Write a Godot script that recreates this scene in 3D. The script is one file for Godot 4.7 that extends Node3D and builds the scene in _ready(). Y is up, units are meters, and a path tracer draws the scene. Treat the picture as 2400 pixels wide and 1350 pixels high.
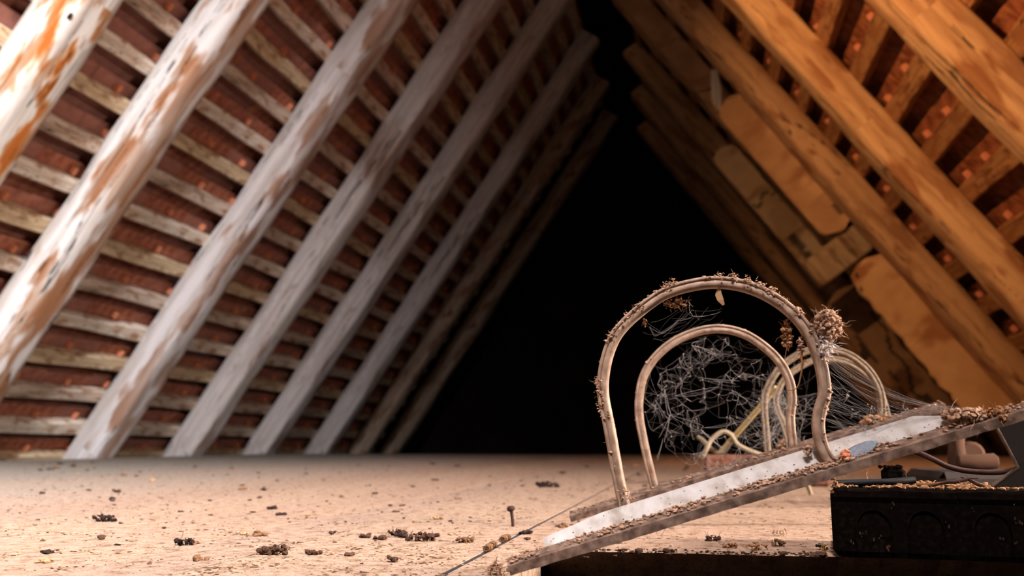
extends Node3D
# An old attic seen from the floor hatch. Metres, y up; the attic runs along -z.
# Camera at the hatch, 85 mm above the boards. Left slope 56.1 degrees, right slope 53.7 degrees.

const CAM_H := 0.085
const LEFT_FOOT := -3.19      # where the inner (underside) plane of the left rafters meets the floor level
const RIGHT_FOOT := 2.013
const LEFT_PITCH := 0.9791
const RIGHT_PITCH := 0.9369
const FLOOR_END := -6.6       # far edge of the boarded floor
const HATCH := Rect2(-0.125, -0.757, 0.625, 1.157)   # x, z, size of the floor hatch

const ADDED_WIN := [3.00, 3.72, -1.00, -0.20]   # added, unseen roof window in the right slope: from, to along the slope; from, to in depth
const ADDED_EAVE := [0.36, 0.90, 0.66, 1.20]    # added, unseen low window under the eaves, same slope
const BAFFLE_REACH := 0.11          # reach of its added boards, which cut the light to the deep rafters

const ADDED_LAMP := Vector3(-0.90, 2.30, -2.20)  # added warm fill lamp, out of view
const ADDED_LAMP_ENERGY := 3.3
const RACK_FOOT := Vector3(-0.1211, 0.0040, -0.607)

var rng := RandomNumberGenerator.new()
var used := {}
var M := {}
var cam: Camera3D

# ------------------------------------------------------------------ geometry collector
class Geo:
	var v := PackedVector3Array()
	var n := PackedVector3Array()
	var t := PackedVector2Array()
	var i := PackedInt32Array()

	func tri(a: Vector3, b: Vector3, c: Vector3) -> void:
		var nn := (c - a).cross(b - a).normalized()
		var o := v.size()
		v.append_array([a, b, c]); n.append_array([nn, nn, nn])
		t.append_array([Vector2(a.x, a.z), Vector2(b.x, b.z), Vector2(c.x, c.z)])
		i.append_array([o, o + 1, o + 2])

	# rings of equal size, joined in order; every ring closed; caps at both ends
	func loft(rings: Array, us := [], vscale := 1.0, flat := false, caps := true) -> void:
		var m: int = rings[0].size()
		var vol := 0.0
		for r in rings.size() - 1:
			var mid := Vector3()
			for p in rings[r]: mid += p
			mid /= m
			for k in m:
				var a: Vector3 = rings[r][k]
				var b: Vector3 = rings[r][(k + 1) % m]
				var c: Vector3 = rings[r + 1][k]
				vol += (c - a).cross(b - a).dot(a - mid)
		var flip := vol < 0.0
		var vs := PackedFloat32Array([0.0])
		for k in m: vs.append(vs[k] + (rings[0][k] as Vector3).distance_to(rings[0][(k + 1) % m]))
		if flat:
			for r in rings.size() - 1:
				for k in m:
					quad(rings[r][k], rings[r][(k + 1) % m], rings[r + 1][(k + 1) % m], rings[r + 1][k], flip,
						[Vector2(us[r] if us else float(r), vs[k] * vscale), Vector2(us[r] if us else float(r), vs[k + 1] * vscale),
						Vector2(us[r + 1] if us else float(r + 1), vs[k + 1] * vscale), Vector2(us[r + 1] if us else float(r + 1), vs[k] * vscale)])
		else:
			var o := v.size()
			for r in rings.size():
				for k in m + 1:
					v.append(rings[r][k % m]); n.append(Vector3())
					t.append(Vector2(us[r] if us else float(r), vs[k] * vscale))
			for r in rings.size() - 1:
				for k in m:
					var a := o + r * (m + 1) + k
					var b := a + 1
					var c := a + m + 1
					var d := c + 1
					if flip: i.append_array([a, c, b, b, c, d])
					else: i.append_array([a, b, c, b, d, c])
			for q in range(i.size() - 6 * m * (rings.size() - 1), i.size(), 3):
				var nn := (v[i[q + 2]] - v[i[q]]).cross(v[i[q + 1]] - v[i[q]])
				for w in 3: n[i[q + w]] += nn
			for r in rings.size():
				var s := n[o + r * (m + 1)] + n[o + r * (m + 1) + m]
				n[o + r * (m + 1)] = s; n[o + r * (m + 1) + m] = s
			for q in range(o, v.size()): n[q] = n[q].normalized() if n[q].length() > 0.0 else Vector3.UP
		if caps:
			for e in 2:
				var ring: PackedVector3Array = rings[0] if e == 0 else rings[rings.size() - 1]
				var mid := Vector3()
				for p in ring: mid += p
				mid /= m
				for k in m:
					if (e == 0) != flip: tri(mid, ring[(k + 1) % m], ring[k])
					else: tri(mid, ring[k], ring[(k + 1) % m])

	func quad(a: Vector3, b: Vector3, c: Vector3, d: Vector3, flip := false, uv := []) -> void:
		var nn := (d - a).cross(b - a).normalized() * (-1.0 if flip else 1.0)
		var o := v.size()
		v.append_array([a, b, c, d]); n.append_array([nn, nn, nn, nn])
		if uv: t.append_array(uv)
		else: t.append_array([Vector2(0, 0), Vector2(1, 0), Vector2(1, 1), Vector2(0, 1)])
		if flip: i.append_array([o, o + 2, o + 1, o, o + 3, o + 2])
		else: i.append_array([o, o + 1, o + 2, o, o + 2, o + 3])

	# chamfered box between two corners
	func box(lo: Vector3, hi: Vector3, ch := 0.002) -> void:
		var r := []
		var c := minf(ch, 0.45 * minf(hi.x - lo.x, minf(hi.y - lo.y, hi.z - lo.z)))
		for e in [[lo.x, c], [lo.x + c, 0.0], [hi.x - c, 0.0], [hi.x, c]]:
			var g: float = e[1]
			r.append(PackedVector3Array([Vector3(e[0], lo.y + g, lo.z + c), Vector3(e[0], lo.y + c, lo.z + g), Vector3(e[0], hi.y - c, lo.z + g), Vector3(e[0], hi.y - g, lo.z + c),
				Vector3(e[0], hi.y - g, hi.z - c), Vector3(e[0], hi.y - c, hi.z - g), Vector3(e[0], lo.y + c, hi.z - g), Vector3(e[0], lo.y + g, hi.z - c)]))
		loft(r, [0.0, c, hi.x - lo.x - c, hi.x - lo.x], 1.0, true)

	func tube(path: PackedVector3Array, rad, sides := 6, squash := 1.0) -> void:
		var rings := []
		var us := []
		var u := 0.0
		var ref := Vector3(0, 0, 1)
		for k in path.size():
			var tg := (path[mini(k + 1, path.size() - 1)] - path[maxi(k - 1, 0)])
			tg = tg.normalized() if tg.length() > 1e-9 else Vector3.RIGHT
			if absf(tg.dot(ref)) > 0.95: ref = Vector3(1, 0, 0) if absf(tg.x) < 0.8 else Vector3(0, 1, 0)
			var a := ref.cross(tg).normalized()
			var b := tg.cross(a).normalized()
			ref = b
			var rr: float = rad[k] if rad is Array or rad is PackedFloat32Array else rad
			var ring := PackedVector3Array()
			for s in sides:
				var f := TAU * s / sides
				ring.append(path[k] + a * cos(f) * rr + b * sin(f) * rr * squash)
			rings.append(ring)
			if k: u += path[k].distance_to(path[k - 1])
			us.append(u)
		loft(rings, us)

	# a small uneven lump
	func lump(at: Vector3, r: float, g: RandomNumberGenerator, stretch := Vector3.ONE) -> void:
		var f := 1.618
		var pts := [Vector3(-1, f, 0), Vector3(1, f, 0), Vector3(-1, -f, 0), Vector3(1, -f, 0), Vector3(0, -1, f), Vector3(0, 1, f), Vector3(0, -1, -f), Vector3(0, 1, -f), Vector3(f, 0, -1), Vector3(f, 0, 1), Vector3(-f, 0, -1), Vector3(-f, 0, 1)]
		var q := Basis(Vector3(g.randf_range(-1, 1), g.randf_range(-1, 1), g.randf_range(-1, 1)).normalized(), g.randf() * TAU)
		for k in 12: pts[k] = at + (q * (pts[k] as Vector3)) * stretch * (r / 1.9 * g.randf_range(0.65, 1.25))
		var fc := [0, 11, 5, 0, 5, 1, 0, 1, 7, 0, 7, 10, 0, 10, 11, 1, 5, 9, 5, 11, 4, 11, 10, 2, 10, 7, 6, 7, 1, 8, 3, 9, 4, 3, 4, 2, 3, 2, 6, 3, 6, 8, 3, 8, 9, 4, 9, 5, 2, 4, 11, 6, 2, 10, 8, 6, 7, 9, 8, 1]
		for k in range(0, 60, 3): tri(pts[fc[k]], pts[fc[k + 2]], pts[fc[k + 1]])

	func mesh(mat: Material) -> ArrayMesh:
		var m := ArrayMesh.new()
		var a := []
		a.resize(Mesh.ARRAY_MAX)
		a[Mesh.ARRAY_VERTEX] = v; a[Mesh.ARRAY_NORMAL] = n; a[Mesh.ARRAY_TEX_UV] = t; a[Mesh.ARRAY_INDEX] = i
		m.add_surface_from_arrays(Mesh.PRIMITIVE_TRIANGLES, a)
		m.surface_set_material(0, mat)
		return m

# ------------------------------------------------------------------ naming helpers
func numbered(base: String) -> String:
	used[base] = used.get(base, -1) + 1
	return base if used[base] == 0 else "%s_%03d" % [base, used[base]]

func tag(o: Node, label: String, category := "", group := "", kind := "") -> void:
	if label: o.set_meta("label", label)
	if category: o.set_meta("category", category)
	if group: o.set_meta("group", group)
	if kind: o.set_meta("kind", kind)

func root_at(called: String, at := Vector3.ZERO, basis := Basis()) -> Node3D:
	var o := Node3D.new()
	o.name = numbered(called)
	o.transform = Transform3D(basis, at)
	add_child(o, true)
	return o

func put(called: String, mesh: Mesh, parent: Node, at := Vector3.ZERO, basis := Basis(), stuff := false) -> MeshInstance3D:
	var o := MeshInstance3D.new()
	o.mesh = mesh
	o.transform = Transform3D(basis, at)
	o.name = numbered(called) if parent == self else called
	if stuff: o.set_meta("kind", "stuff")
	parent.add_child(o, true)
	return o

func piece(called: String, mesh: Mesh, parent: Node, count: int, at := Vector3.ZERO, basis := Basis()) -> MeshInstance3D:
	var o := MeshInstance3D.new()
	o.mesh = mesh
	o.transform = Transform3D(basis, at)
	o.name = called if count == 0 else "%s_%03d" % [called, count]
	parent.add_child(o, true)
	return o

# ------------------------------------------------------------------ materials
func noise(seed_: int, freq: float, oct := 4) -> FastNoiseLite:
	var f := FastNoiseLite.new()
	f.seed = seed_
	f.noise_type = FastNoiseLite.TYPE_SIMPLEX_SMOOTH
	f.frequency = freq
	f.fractal_octaves = oct
	return f

# wood: x runs along the grain. a light, b streak, c patch colour; patch = how much of c
func wood_image(seed_: int, a: Color, b: Color, c: Color, patch: float, w := 512, h := 256, band := 0.0) -> Image:
	var im := Image.create(w, h, false, Image.FORMAT_RGB8)
	var n1 := noise(seed_, 0.02, 4)
	var n2 := noise(seed_ + 7, 0.012, 3)
	var n3 := noise(seed_ + 13, 0.08, 3)
	for y in h:
		for x in w:
			var s := n1.get_noise_2d(x * 0.16, y * 2.2 + n2.get_noise_2d(x, y) * 9.0)
			var p := n2.get_noise_2d(x * 0.8 + 300, y * 1.7)
			var f := n3.get_noise_2d(x * 0.5, y * 2.0)
			var col := a.lerp(b, clampf(0.35 + s * 1.1 + f * 0.25, 0.0, 1.0))
			var k := clampf((p + patch + band * sin(TAU * y / h)) * 3.0 + f * 0.7, 0.0, 1.0)
			col = col.lerp(c.lerp(b, clampf(0.3 + s, 0.0, 0.6)), k)
			var crack := absf(n1.get_noise_2d(x * 0.05 + 900.0, y * 0.9))
			if crack < 0.012: col = col.darkened(0.55)
			im.set_pixel(x, y, col)
	im.generate_mipmaps()
	return im

func wood(seed_: int, a: Color, b: Color, c: Color, patch: float, scale := Vector3(0.5, 1.2, 1), band := 0.0, w := 512, h := 256) -> StandardMaterial3D:
	var m := StandardMaterial3D.new()
	m.albedo_texture = ImageTexture.create_from_image(wood_image(seed_, a, b, c, patch, w, h, band))
	m.uv1_scale = scale
	m.roughness = 0.85
	m.metallic_specular = 0.25
	return m

func ramp(cols: Array, offs: Array) -> Gradient:
	var g := Gradient.new()
	g.colors = PackedColorArray(cols)
	g.offsets = PackedFloat32Array(offs)
	return g

func noise_tex(seed_: int, freq: float, g: Gradient, size := 512, oct := 5) -> NoiseTexture2D:
	var t := NoiseTexture2D.new()
	t.width = size; t.height = size
	t.seamless = true
	t.noise = noise(seed_, freq, oct)
	t.color_ramp = g
	return t

func speckled(seed_: int, freq: float, cols: Array, offs: Array, per_m: float, rough := 0.9, size := 512, local := true) -> StandardMaterial3D:
	var m := StandardMaterial3D.new()
	m.albedo_texture = noise_tex(seed_, freq, ramp(cols, offs), size)
	m.uv1_triplanar = true
	m.uv1_world_triplanar = not local
	m.uv1_scale = Vector3.ONE * per_m
	m.roughness = rough
	m.metallic_specular = 0.25
	return m

func plain(c: Color, rough := 0.9, metal := 0.0) -> StandardMaterial3D:
	var m := StandardMaterial3D.new()
	m.albedo_color = c
	m.roughness = rough
	m.metallic = metal
	m.metallic_specular = 0.3
	return m

func materials() -> void:
	# left rafters: grey-white weathered wood with brown patches; bands put the underside's dimmer light into the colour
	M.rafter_pale = wood(11, Color(0.80, 0.76, 0.72), Color(0.64, 0.58, 0.53), Color(0.62, 0.34, 0.13), 0.02)
	M.rafter_band = wood(23, Color(0.82, 0.79, 0.77), Color(0.70, 0.65, 0.61), Color(0.58, 0.39, 0.27), -0.26, Vector3(0.4, 1.39, 1), 0.55)
	M.rafter_band2 = wood(29, Color(0.81, 0.78, 0.77), Color(0.68, 0.63, 0.60), Color(0.58, 0.44, 0.36), -0.30, Vector3(0.4, 1.39, 1), 0.50)
	M.rafter_grey = wood(37, Color(0.76, 0.72, 0.70), Color(0.64, 0.58, 0.55), Color(0.54, 0.43, 0.37), -0.45, Vector3(0.4, 1.39, 1), 0.30)
	M.rafter_brown = wood(41, Color(0.66, 0.57, 0.50), Color(0.50, 0.41, 0.34), Color(0.48, 0.33, 0.22), -0.20)
	# right rafters: warm orange-brown wood
	M.rafter_warm = wood(53, Color(0.80, 0.63, 0.44), Color(0.66, 0.48, 0.32), Color(0.58, 0.38, 0.23), -0.12)
	M.rafter_warm2 = wood(59, Color(0.74, 0.57, 0.40), Color(0.61, 0.45, 0.31), Color(0.54, 0.36, 0.23), -0.08)
	M.rafter_dark = wood(67, Color(0.50, 0.38, 0.27), Color(0.40, 0.29, 0.20), Color(0.34, 0.23, 0.15), -0.1)
	M.plank_grey = wood(61, Color(0.62, 0.52, 0.40), Color(0.46, 0.36, 0.26), Color(0.40, 0.28, 0.18), -0.1)
	M.batten = []
	M.batten.append(wood(71, Color(0.90, 0.85, 0.79), Color(0.74, 0.65, 0.56), Color(0.62, 0.46, 0.35), -0.15, Vector3(1.2, 3, 1)))
	M.batten.append(wood(73, Color(0.82, 0.74, 0.67), Color(0.64, 0.55, 0.48), Color(0.60, 0.45, 0.34), -0.12, Vector3(1.2, 3, 1)))
	M.batten.append(wood(79, Color(0.85, 0.76, 0.62), Color(0.67, 0.56, 0.45), Color(0.56, 0.40, 0.29), -0.15, Vector3(1.2, 3, 1)))
	M.batten_warm = [wood(83, Color(0.70, 0.50, 0.31), Color(0.56, 0.37, 0.22), Color(0.50, 0.31, 0.18), 0.0, Vector3(1.2, 3, 1)), wood(89, Color(0.65, 0.46, 0.28), Color(0.52, 0.35, 0.21), Color(0.58, 0.36, 0.20), 0.0, Vector3(1.2, 3, 1))]
	M.tile = []
	for k in 3:
		M.tile.append(speckled(101 + k, 0.012, [Color(0.50, 0.30, 0.24), Color(0.64, 0.39, 0.30), Color(0.72, 0.47, 0.38)].map(func(c): return c.lerp(Color(0.60, 0.43, 0.40), 0.3 * k)), [0.2, 0.5, 0.8], 2.0))
	M.tile_warm = []
	for k in 2:
		M.tile_warm.append(speckled(111 + k, 0.012, [Color(0.44, 0.24, 0.14), Color(0.56, 0.32, 0.19), Color(0.68, 0.42, 0.27)], [0.25, 0.5, 0.8], 2.0))
	M.nib = plain(Color(0.76, 0.47, 0.34))
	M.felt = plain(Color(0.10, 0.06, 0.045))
	M.dark = plain(Color(0.055, 0.04, 0.035))
	M.wall = speckled(121, 0.02, [Color(0.16, 0.12, 0.10), Color(0.22, 0.17, 0.14)], [0.3, 0.7], 0.7, 0.95)
	# floor: dust over boards
	M.floor = []
	for k in 3:
		var m := speckled(131 + k, 0.02, [Color(0.54, 0.43, 0.34), Color(0.69, 0.57, 0.47), Color(0.74, 0.62, 0.52), Color(0.78, 0.67, 0.58)], [0.18, 0.36, 0.55, 0.8], 2.6, 0.95, 1024, false)
		m.detail_enabled = true
		m.detail_blend_mode = BaseMaterial3D.BLEND_MODE_MUL
		m.detail_albedo = noise_tex(141 + k, 0.10, ramp([Color(0.80, 0.76, 0.73), Color(0.95, 0.94, 0.93), Color(1, 1, 1)], [0.26, 0.40, 0.6]), 1024, 4)
		m.albedo_color = [Color(0.80, 0.79, 0.79), Color(0.79, 0.77, 0.77), Color(0.77, 0.76, 0.77)][k]
		m.heightmap_enabled = true
		m.heightmap_texture = noise_tex(151 + k, 0.05, ramp([Color.BLACK, Color.WHITE], [0.2, 0.8]), 1024, 5)
		m.heightmap_scale = 0.03
		M.floor.append(m)
	M.floor_daylit = []
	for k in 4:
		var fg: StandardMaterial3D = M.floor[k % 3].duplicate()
		fg.albedo_color = Color(0.79, 0.78, 0.79).lerp(Color(0.72, 0.80, 0.87), 0.25 * (k + 1))  # bluer towards the left: cool daylight put into the plank colour
		M.floor_daylit.append(fg)
	M.seam = plain(Color(0.17, 0.15, 0.17), 1.0)
	M.shaft_shade = plain(Color(0.085, 0.05, 0.04))  # near-black shaft lining, the hatch's shade put into its colour
	M.crumb = [plain(Color(0.26, 0.17, 0.12), 1.0), plain(Color(0.16, 0.10, 0.08), 1.0), plain(Color(0.40, 0.28, 0.19), 1.0), plain(Color(0.62, 0.48, 0.35), 1.0)]
	M.iron = speckled(161, 0.03, [Color(0.27, 0.20, 0.16), Color(0.40, 0.31, 0.26), Color(0.51, 0.42, 0.36)], [0.2, 0.5, 0.8], 6.0, 0.7)
	M.iron_dark = plain(Color(0.16, 0.13, 0.115), 0.8)
	M.hoop = speckled(163, 0.03, [Color(0.46, 0.36, 0.29), Color(0.57, 0.46, 0.385), Color(0.65, 0.55, 0.47)], [0.2, 0.5, 0.8], 5.0, 0.5)
	M.hoop_far = speckled(165, 0.03, [Color(0.38, 0.31, 0.25), Color(0.50, 0.42, 0.34)], [0.3, 0.7], 12.0, 0.6)
	M.rail_lit = speckled(167, 0.03, [Color(0.50, 0.44, 0.39), Color(0.66, 0.62, 0.58), Color(0.73, 0.70, 0.68)], [0.15, 0.42, 0.8], 4.0, 0.55)  # paler than the lip: light on the rail's back put into the colour
	M.blue_grey = speckled(169, 0.06, [Color(0.36, 0.38, 0.41), Color(0.47, 0.49, 0.52)], [0.3, 0.7], 14.0, 0.6)
	M.dust = speckled(171, 0.05, [Color(0.46, 0.33, 0.25), Color(0.63, 0.48, 0.38), Color(0.75, 0.62, 0.53)], [0.25, 0.5, 0.8], 30.0, 1.0)
	M.dust_dark = plain(Color(0.52, 0.36, 0.24), 1.0)
	M.web = plain(Color(0.48, 0.44, 0.42), 0.8)
	M.web_lint = plain(Color(0.74, 0.68, 0.65), 0.9)
	M.near_black = speckled(173, 0.03, [Color(0.03, 0.02, 0.015), Color(0.055, 0.038, 0.03), Color(0.12, 0.08, 0.055)], [0.3, 0.6, 0.9], 12.0, 1.0)  # shade on the hollow block's front put into this near-black colour
	M.near_black.metallic_specular = 0.06
	M.rubber = plain(Color(0.10, 0.09, 0.09), 0.6)
	M.brick = speckled(175, 0.02, [Color(0.30, 0.18, 0.13), Color(0.42, 0.27, 0.21)], [0.3, 0.7], 6.0)
	M.yellow = plain(Color(0.66, 0.57, 0.36), 0.6)
	M.wasp = plain(Color(0.80, 0.58, 0.14), 0.5)
	M.wire = plain(Color(0.52, 0.45, 0.36), 0.6)
	M.rust = plain(Color(0.22, 0.13, 0.11), 0.8)

# ------------------------------------------------------------------ slopes
func slope_basis(left: bool) -> Basis:
	var p := LEFT_PITCH if left else RIGHT_PITCH
	var sx := 1.0 if left else -1.0
	var x := Vector3(cos(p) * sx, sin(p), 0)
	var y := Vector3(sin(p) * sx, -cos(p), 0)
	return Basis(x, y, x.cross(y))

func slope_foot(left: bool, depth := 0.0) -> Vector3:
	return Vector3(LEFT_FOOT if left else RIGHT_FOOT, 0, -depth)

func in_frame(p: Vector3, margin := 60.0) -> bool:
	var c := cam.transform.affine_inverse() * p
	if c.z > -0.1: return false
	var x := 1200.0 + 2150.0 * c.x / -c.z
	var y := 675.0 - 2150.0 * c.y / -c.z
	return x > -margin and x < 2400 + margin and y > -margin and y < 1350 + margin

# hewn timber in slope axes: x along, y from -deep to 0, z from z0 to z1
func timber(len0: float, len1: float, deep: float, z0: float, z1: float, seed_: int, mat: Material, round_ := 0.03, wob := 0.008, n := 44) -> ArrayMesh:
	var g := Geo.new()
	var f := noise(seed_, 0.9, 3)
	var rings := []
	var us := []
	var hw := (z1 - z0) / 2.0
	var hd := deep / 2.0
	for k in n:
		var x := lerpf(len0, len1, float(k) / (n - 1))
		var ring := PackedVector3Array()
		for e in 24:
			var a := TAU * (e + 0.5) / 24
			var c := cos(a)
			var s := sin(a)
			var px := clampf(c * 1.45, -1, 1) * (hw - round_) + c * round_
			var py := clampf(s * 1.45, -1, 1) * (hd - round_) + s * round_
			var w := f.get_noise_3d(x * 1.4, c * 0.7, s * 0.7) * wob * 2.0 + f.get_noise_3d(x * 6.0, c * 2.0, s * 2.0) * wob * 0.7
			ring.append(Vector3(x, -hd + py + s * w, (z0 + z1) / 2.0 + px + c * w))
		rings.append(ring)
		us.append(x)
	g.loft(rings, us)
	return g.mesh(mat)

func rafter(left: bool, depth: float, mat: Material, seed_: int, label: String, group := "", len1 := 0.0) -> MeshInstance3D:
	var l1 := len1 if len1 > 0.0 else (4.40 if left else 4.28)
	var w := 0.20
	var m := timber(-0.30, l1, 0.19, -w if left else 0.0, 0.0 if left else w, seed_, mat)
	var o := put("rafter", m, self, slope_foot(left, depth), slope_basis(left))
	tag(o, label, "rafter", group)
	return o

func knot(parent: Node, at: Vector3, r: float) -> void:
	var g := Geo.new()
	g.lump(Vector3(0, 0, 0), r, rng, Vector3(1.3, 1.0, 0.35))
	put("knot", g.mesh(M.crumb[1]), parent, at)

func slope(left: bool) -> void:
	var b := slope_basis(left)
	var sg := 1.0 if left else -1.0     # local z = sg * depth
	var top := 4.42 if left else 4.52
	var pitch := 0.205 if left else 0.262
	var bw := 0.072 if left else 0.095
	var d0 := 1.3 if left else 1.95
	var d1 := 9.6
	var c := root_at("ceiling", slope_foot(left), b)
	tag(c, "", "", "", "structure")
	c.set_meta("label", "tiled underside of the left roof slope, red tiles on pale battens" if left else "tiled underside of the right roof slope, orange tiles on brown battens")
	# weathering sheet outside the tiles, right side with the openings of the added windows
	var f := Geo.new()
	var slabs := [[-0.6, 5.2, -1.9, 12.0]]
	if not left: slabs = [[-0.6, ADDED_EAVE[0], -1.9, 12.0], [ADDED_EAVE[1], ADDED_WIN[0], -1.9, 12.0], [ADDED_WIN[1], 5.2, -1.9, 12.0], [ADDED_WIN[0], ADDED_WIN[1], -1.9, ADDED_WIN[2]], [ADDED_WIN[0], ADDED_WIN[1], ADDED_WIN[3], 12.0], [ADDED_EAVE[0], ADDED_EAVE[1], -1.9, ADDED_EAVE[2]], [ADDED_EAVE[0], ADDED_EAVE[1], ADDED_EAVE[3], 12.0]]
	for q in slabs:
		var za: float = q[2] * sg
		var zb: float = q[3] * sg
		f.box(Vector3(q[0], -0.42, minf(za, zb)), Vector3(q[1], -0.385, maxf(za, zb)), 0.001)
	put("roofing_sheet", f.mesh(M.felt), c)
	var nb := 0
	var nt := 0
	var rest := Geo.new()
	var tw := 0.38 if left else 0.34
	var tiles := []
	var tile_meshes := []
	var mats: Array = M.tile if left else M.tile_warm
	for k in mats.size() * 2:
		tile_meshes.append(tile_mesh(mats[k % mats.size()], tw, pitch, bw, k))
	for row in range(-1, 22):
		var s := row * pitch + (0.03 if left else 0.07)
		if s + bw > top: break
		# battens
		var segs := [d0, d1]
		var bm: Array = M.batten if left else M.batten_warm
		var g := Geo.new()
		var nz := noise(300 + row + (0 if left else 60), 0.7, 3)
		var rings := []
		var us := []
		var n := 40
		for k in n:
			var d := lerpf(segs[0], segs[1], float(k) / (n - 1))
			var a := nz.get_noise_2d(d * 2.0, 0.0) * 0.012
			var e := nz.get_noise_2d(d * 4.0, 9.0) * 0.012
			var z := d * sg
			rings.append(PackedVector3Array([Vector3(s + a, -0.236, z), Vector3(s + a, -0.186, z), Vector3(s + a + 0.005, -0.181, z), Vector3(s + bw + e - 0.005, -0.181, z), Vector3(s + bw + e, -0.186, z), Vector3(s + bw + e, -0.236, z)]))
			us.append(d)
		g.loft(rings, us, 1.0, true)
		piece("batten", g.mesh(bm[(row * 7 + 3) % bm.size()]), c, nb)
		nb += 1
		var off := tw * 0.5 if row % 2 else 0.0
		var d := d0 + off * 0.5
		while d < d1:
			var at := Vector3(s + rng.randf_range(-0.006, 0.006), -0.238 - rng.randf_range(0, 0.006), (d + tw * 0.5) * sg)
			var wp := c.transform * (at + Vector3(pitch * 0.5, 0, 0))
			var k := rng.randi() % tile_meshes.size()
			if d < 6.4 and nt < 300 and in_frame(wp):
				piece("roof_tile", tile_meshes[k], c, nt, at, Basis(Vector3(1, 0, 0), rng.randf_range(-0.02, 0.02)))
				nt += 1
			else:
				tiles.append(at)
			d += tw
	var mm := MultiMesh.new()
	mm.transform_format = MultiMesh.TRANSFORM_3D
	mm.mesh = tile_meshes[0]
	mm.instance_count = tiles.size()
	for k in tiles.size(): mm.set_instance_transform(k, Transform3D(Basis(), tiles[k]))
	var o := MultiMeshInstance3D.new()
	o.multimesh = mm
	o.name = "roof_tile_field"
	o.set_meta("kind", "stuff")
	c.add_child(o, true)

# one tile lying outside its batten: head above the batten, nib hooked on the batten's top edge
func tile_mesh(mat: Material, tw: float, pitch: float, bw: float, k: int) -> ArrayMesh:
	var g := Geo.new()
	var head := bw + pitch * 0.33
	var tail := -pitch * 0.75
	var h := tw * 0.5 - 0.002
	var n0 := 0.0
	var rings := []
	for e in [[tail, -0.088], [tail + 0.004, -0.084], [-0.025, -0.052], [bw, -0.002], [head - 0.004, 0.010], [head, 0.006]]:
		var x: float = e[0]
		var y: float = e[1]
		rings.append(PackedVector3Array([Vector3(x, y - 0.013, -h), Vector3(x, y, -h), Vector3(x, y + 0.003, -h * 0.72), Vector3(x, y, -h * 0.5), Vector3(x, y, h * 0.5), Vector3(x, y + 0.003, h * 0.72), Vector3(x, y, h), Vector3(x, y - 0.013, h)]))
	g.loft(rings, [0.0, 0.1, 0.2, 0.25, 0.3, 0.4], 1.0, true)
	var m := g.mesh(mat)
	var q := Geo.new()
	var zc := [-0.02, 0.05, -0.06, 0.02, 0.0, -0.04][k % 6] as float
	q.box(Vector3(bw + 0.004, 0.0, zc - 0.012), Vector3(bw + 0.044, 0.034, zc + 0.012), 0.006)
	var a := []
	a.resize(Mesh.ARRAY_MAX)
	a[Mesh.ARRAY_VERTEX] = q.v; a[Mesh.ARRAY_NORMAL] = q.n; a[Mesh.ARRAY_TEX_UV] = q.t; a[Mesh.ARRAY_INDEX] = q.i
	m.add_surface_from_arrays(Mesh.PRIMITIVE_TRIANGLES, a)
	m.surface_set_material(1, M.nib)
	return m

# ------------------------------------------------------------------ setting
func slab(lo: Vector3, hi: Vector3, mat: Material, called: String, parent: Node, ch := 0.001) -> MeshInstance3D:
	var g := Geo.new()
	g.box(lo, hi, ch)
	return put(called, g.mesh(mat), parent)

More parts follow.
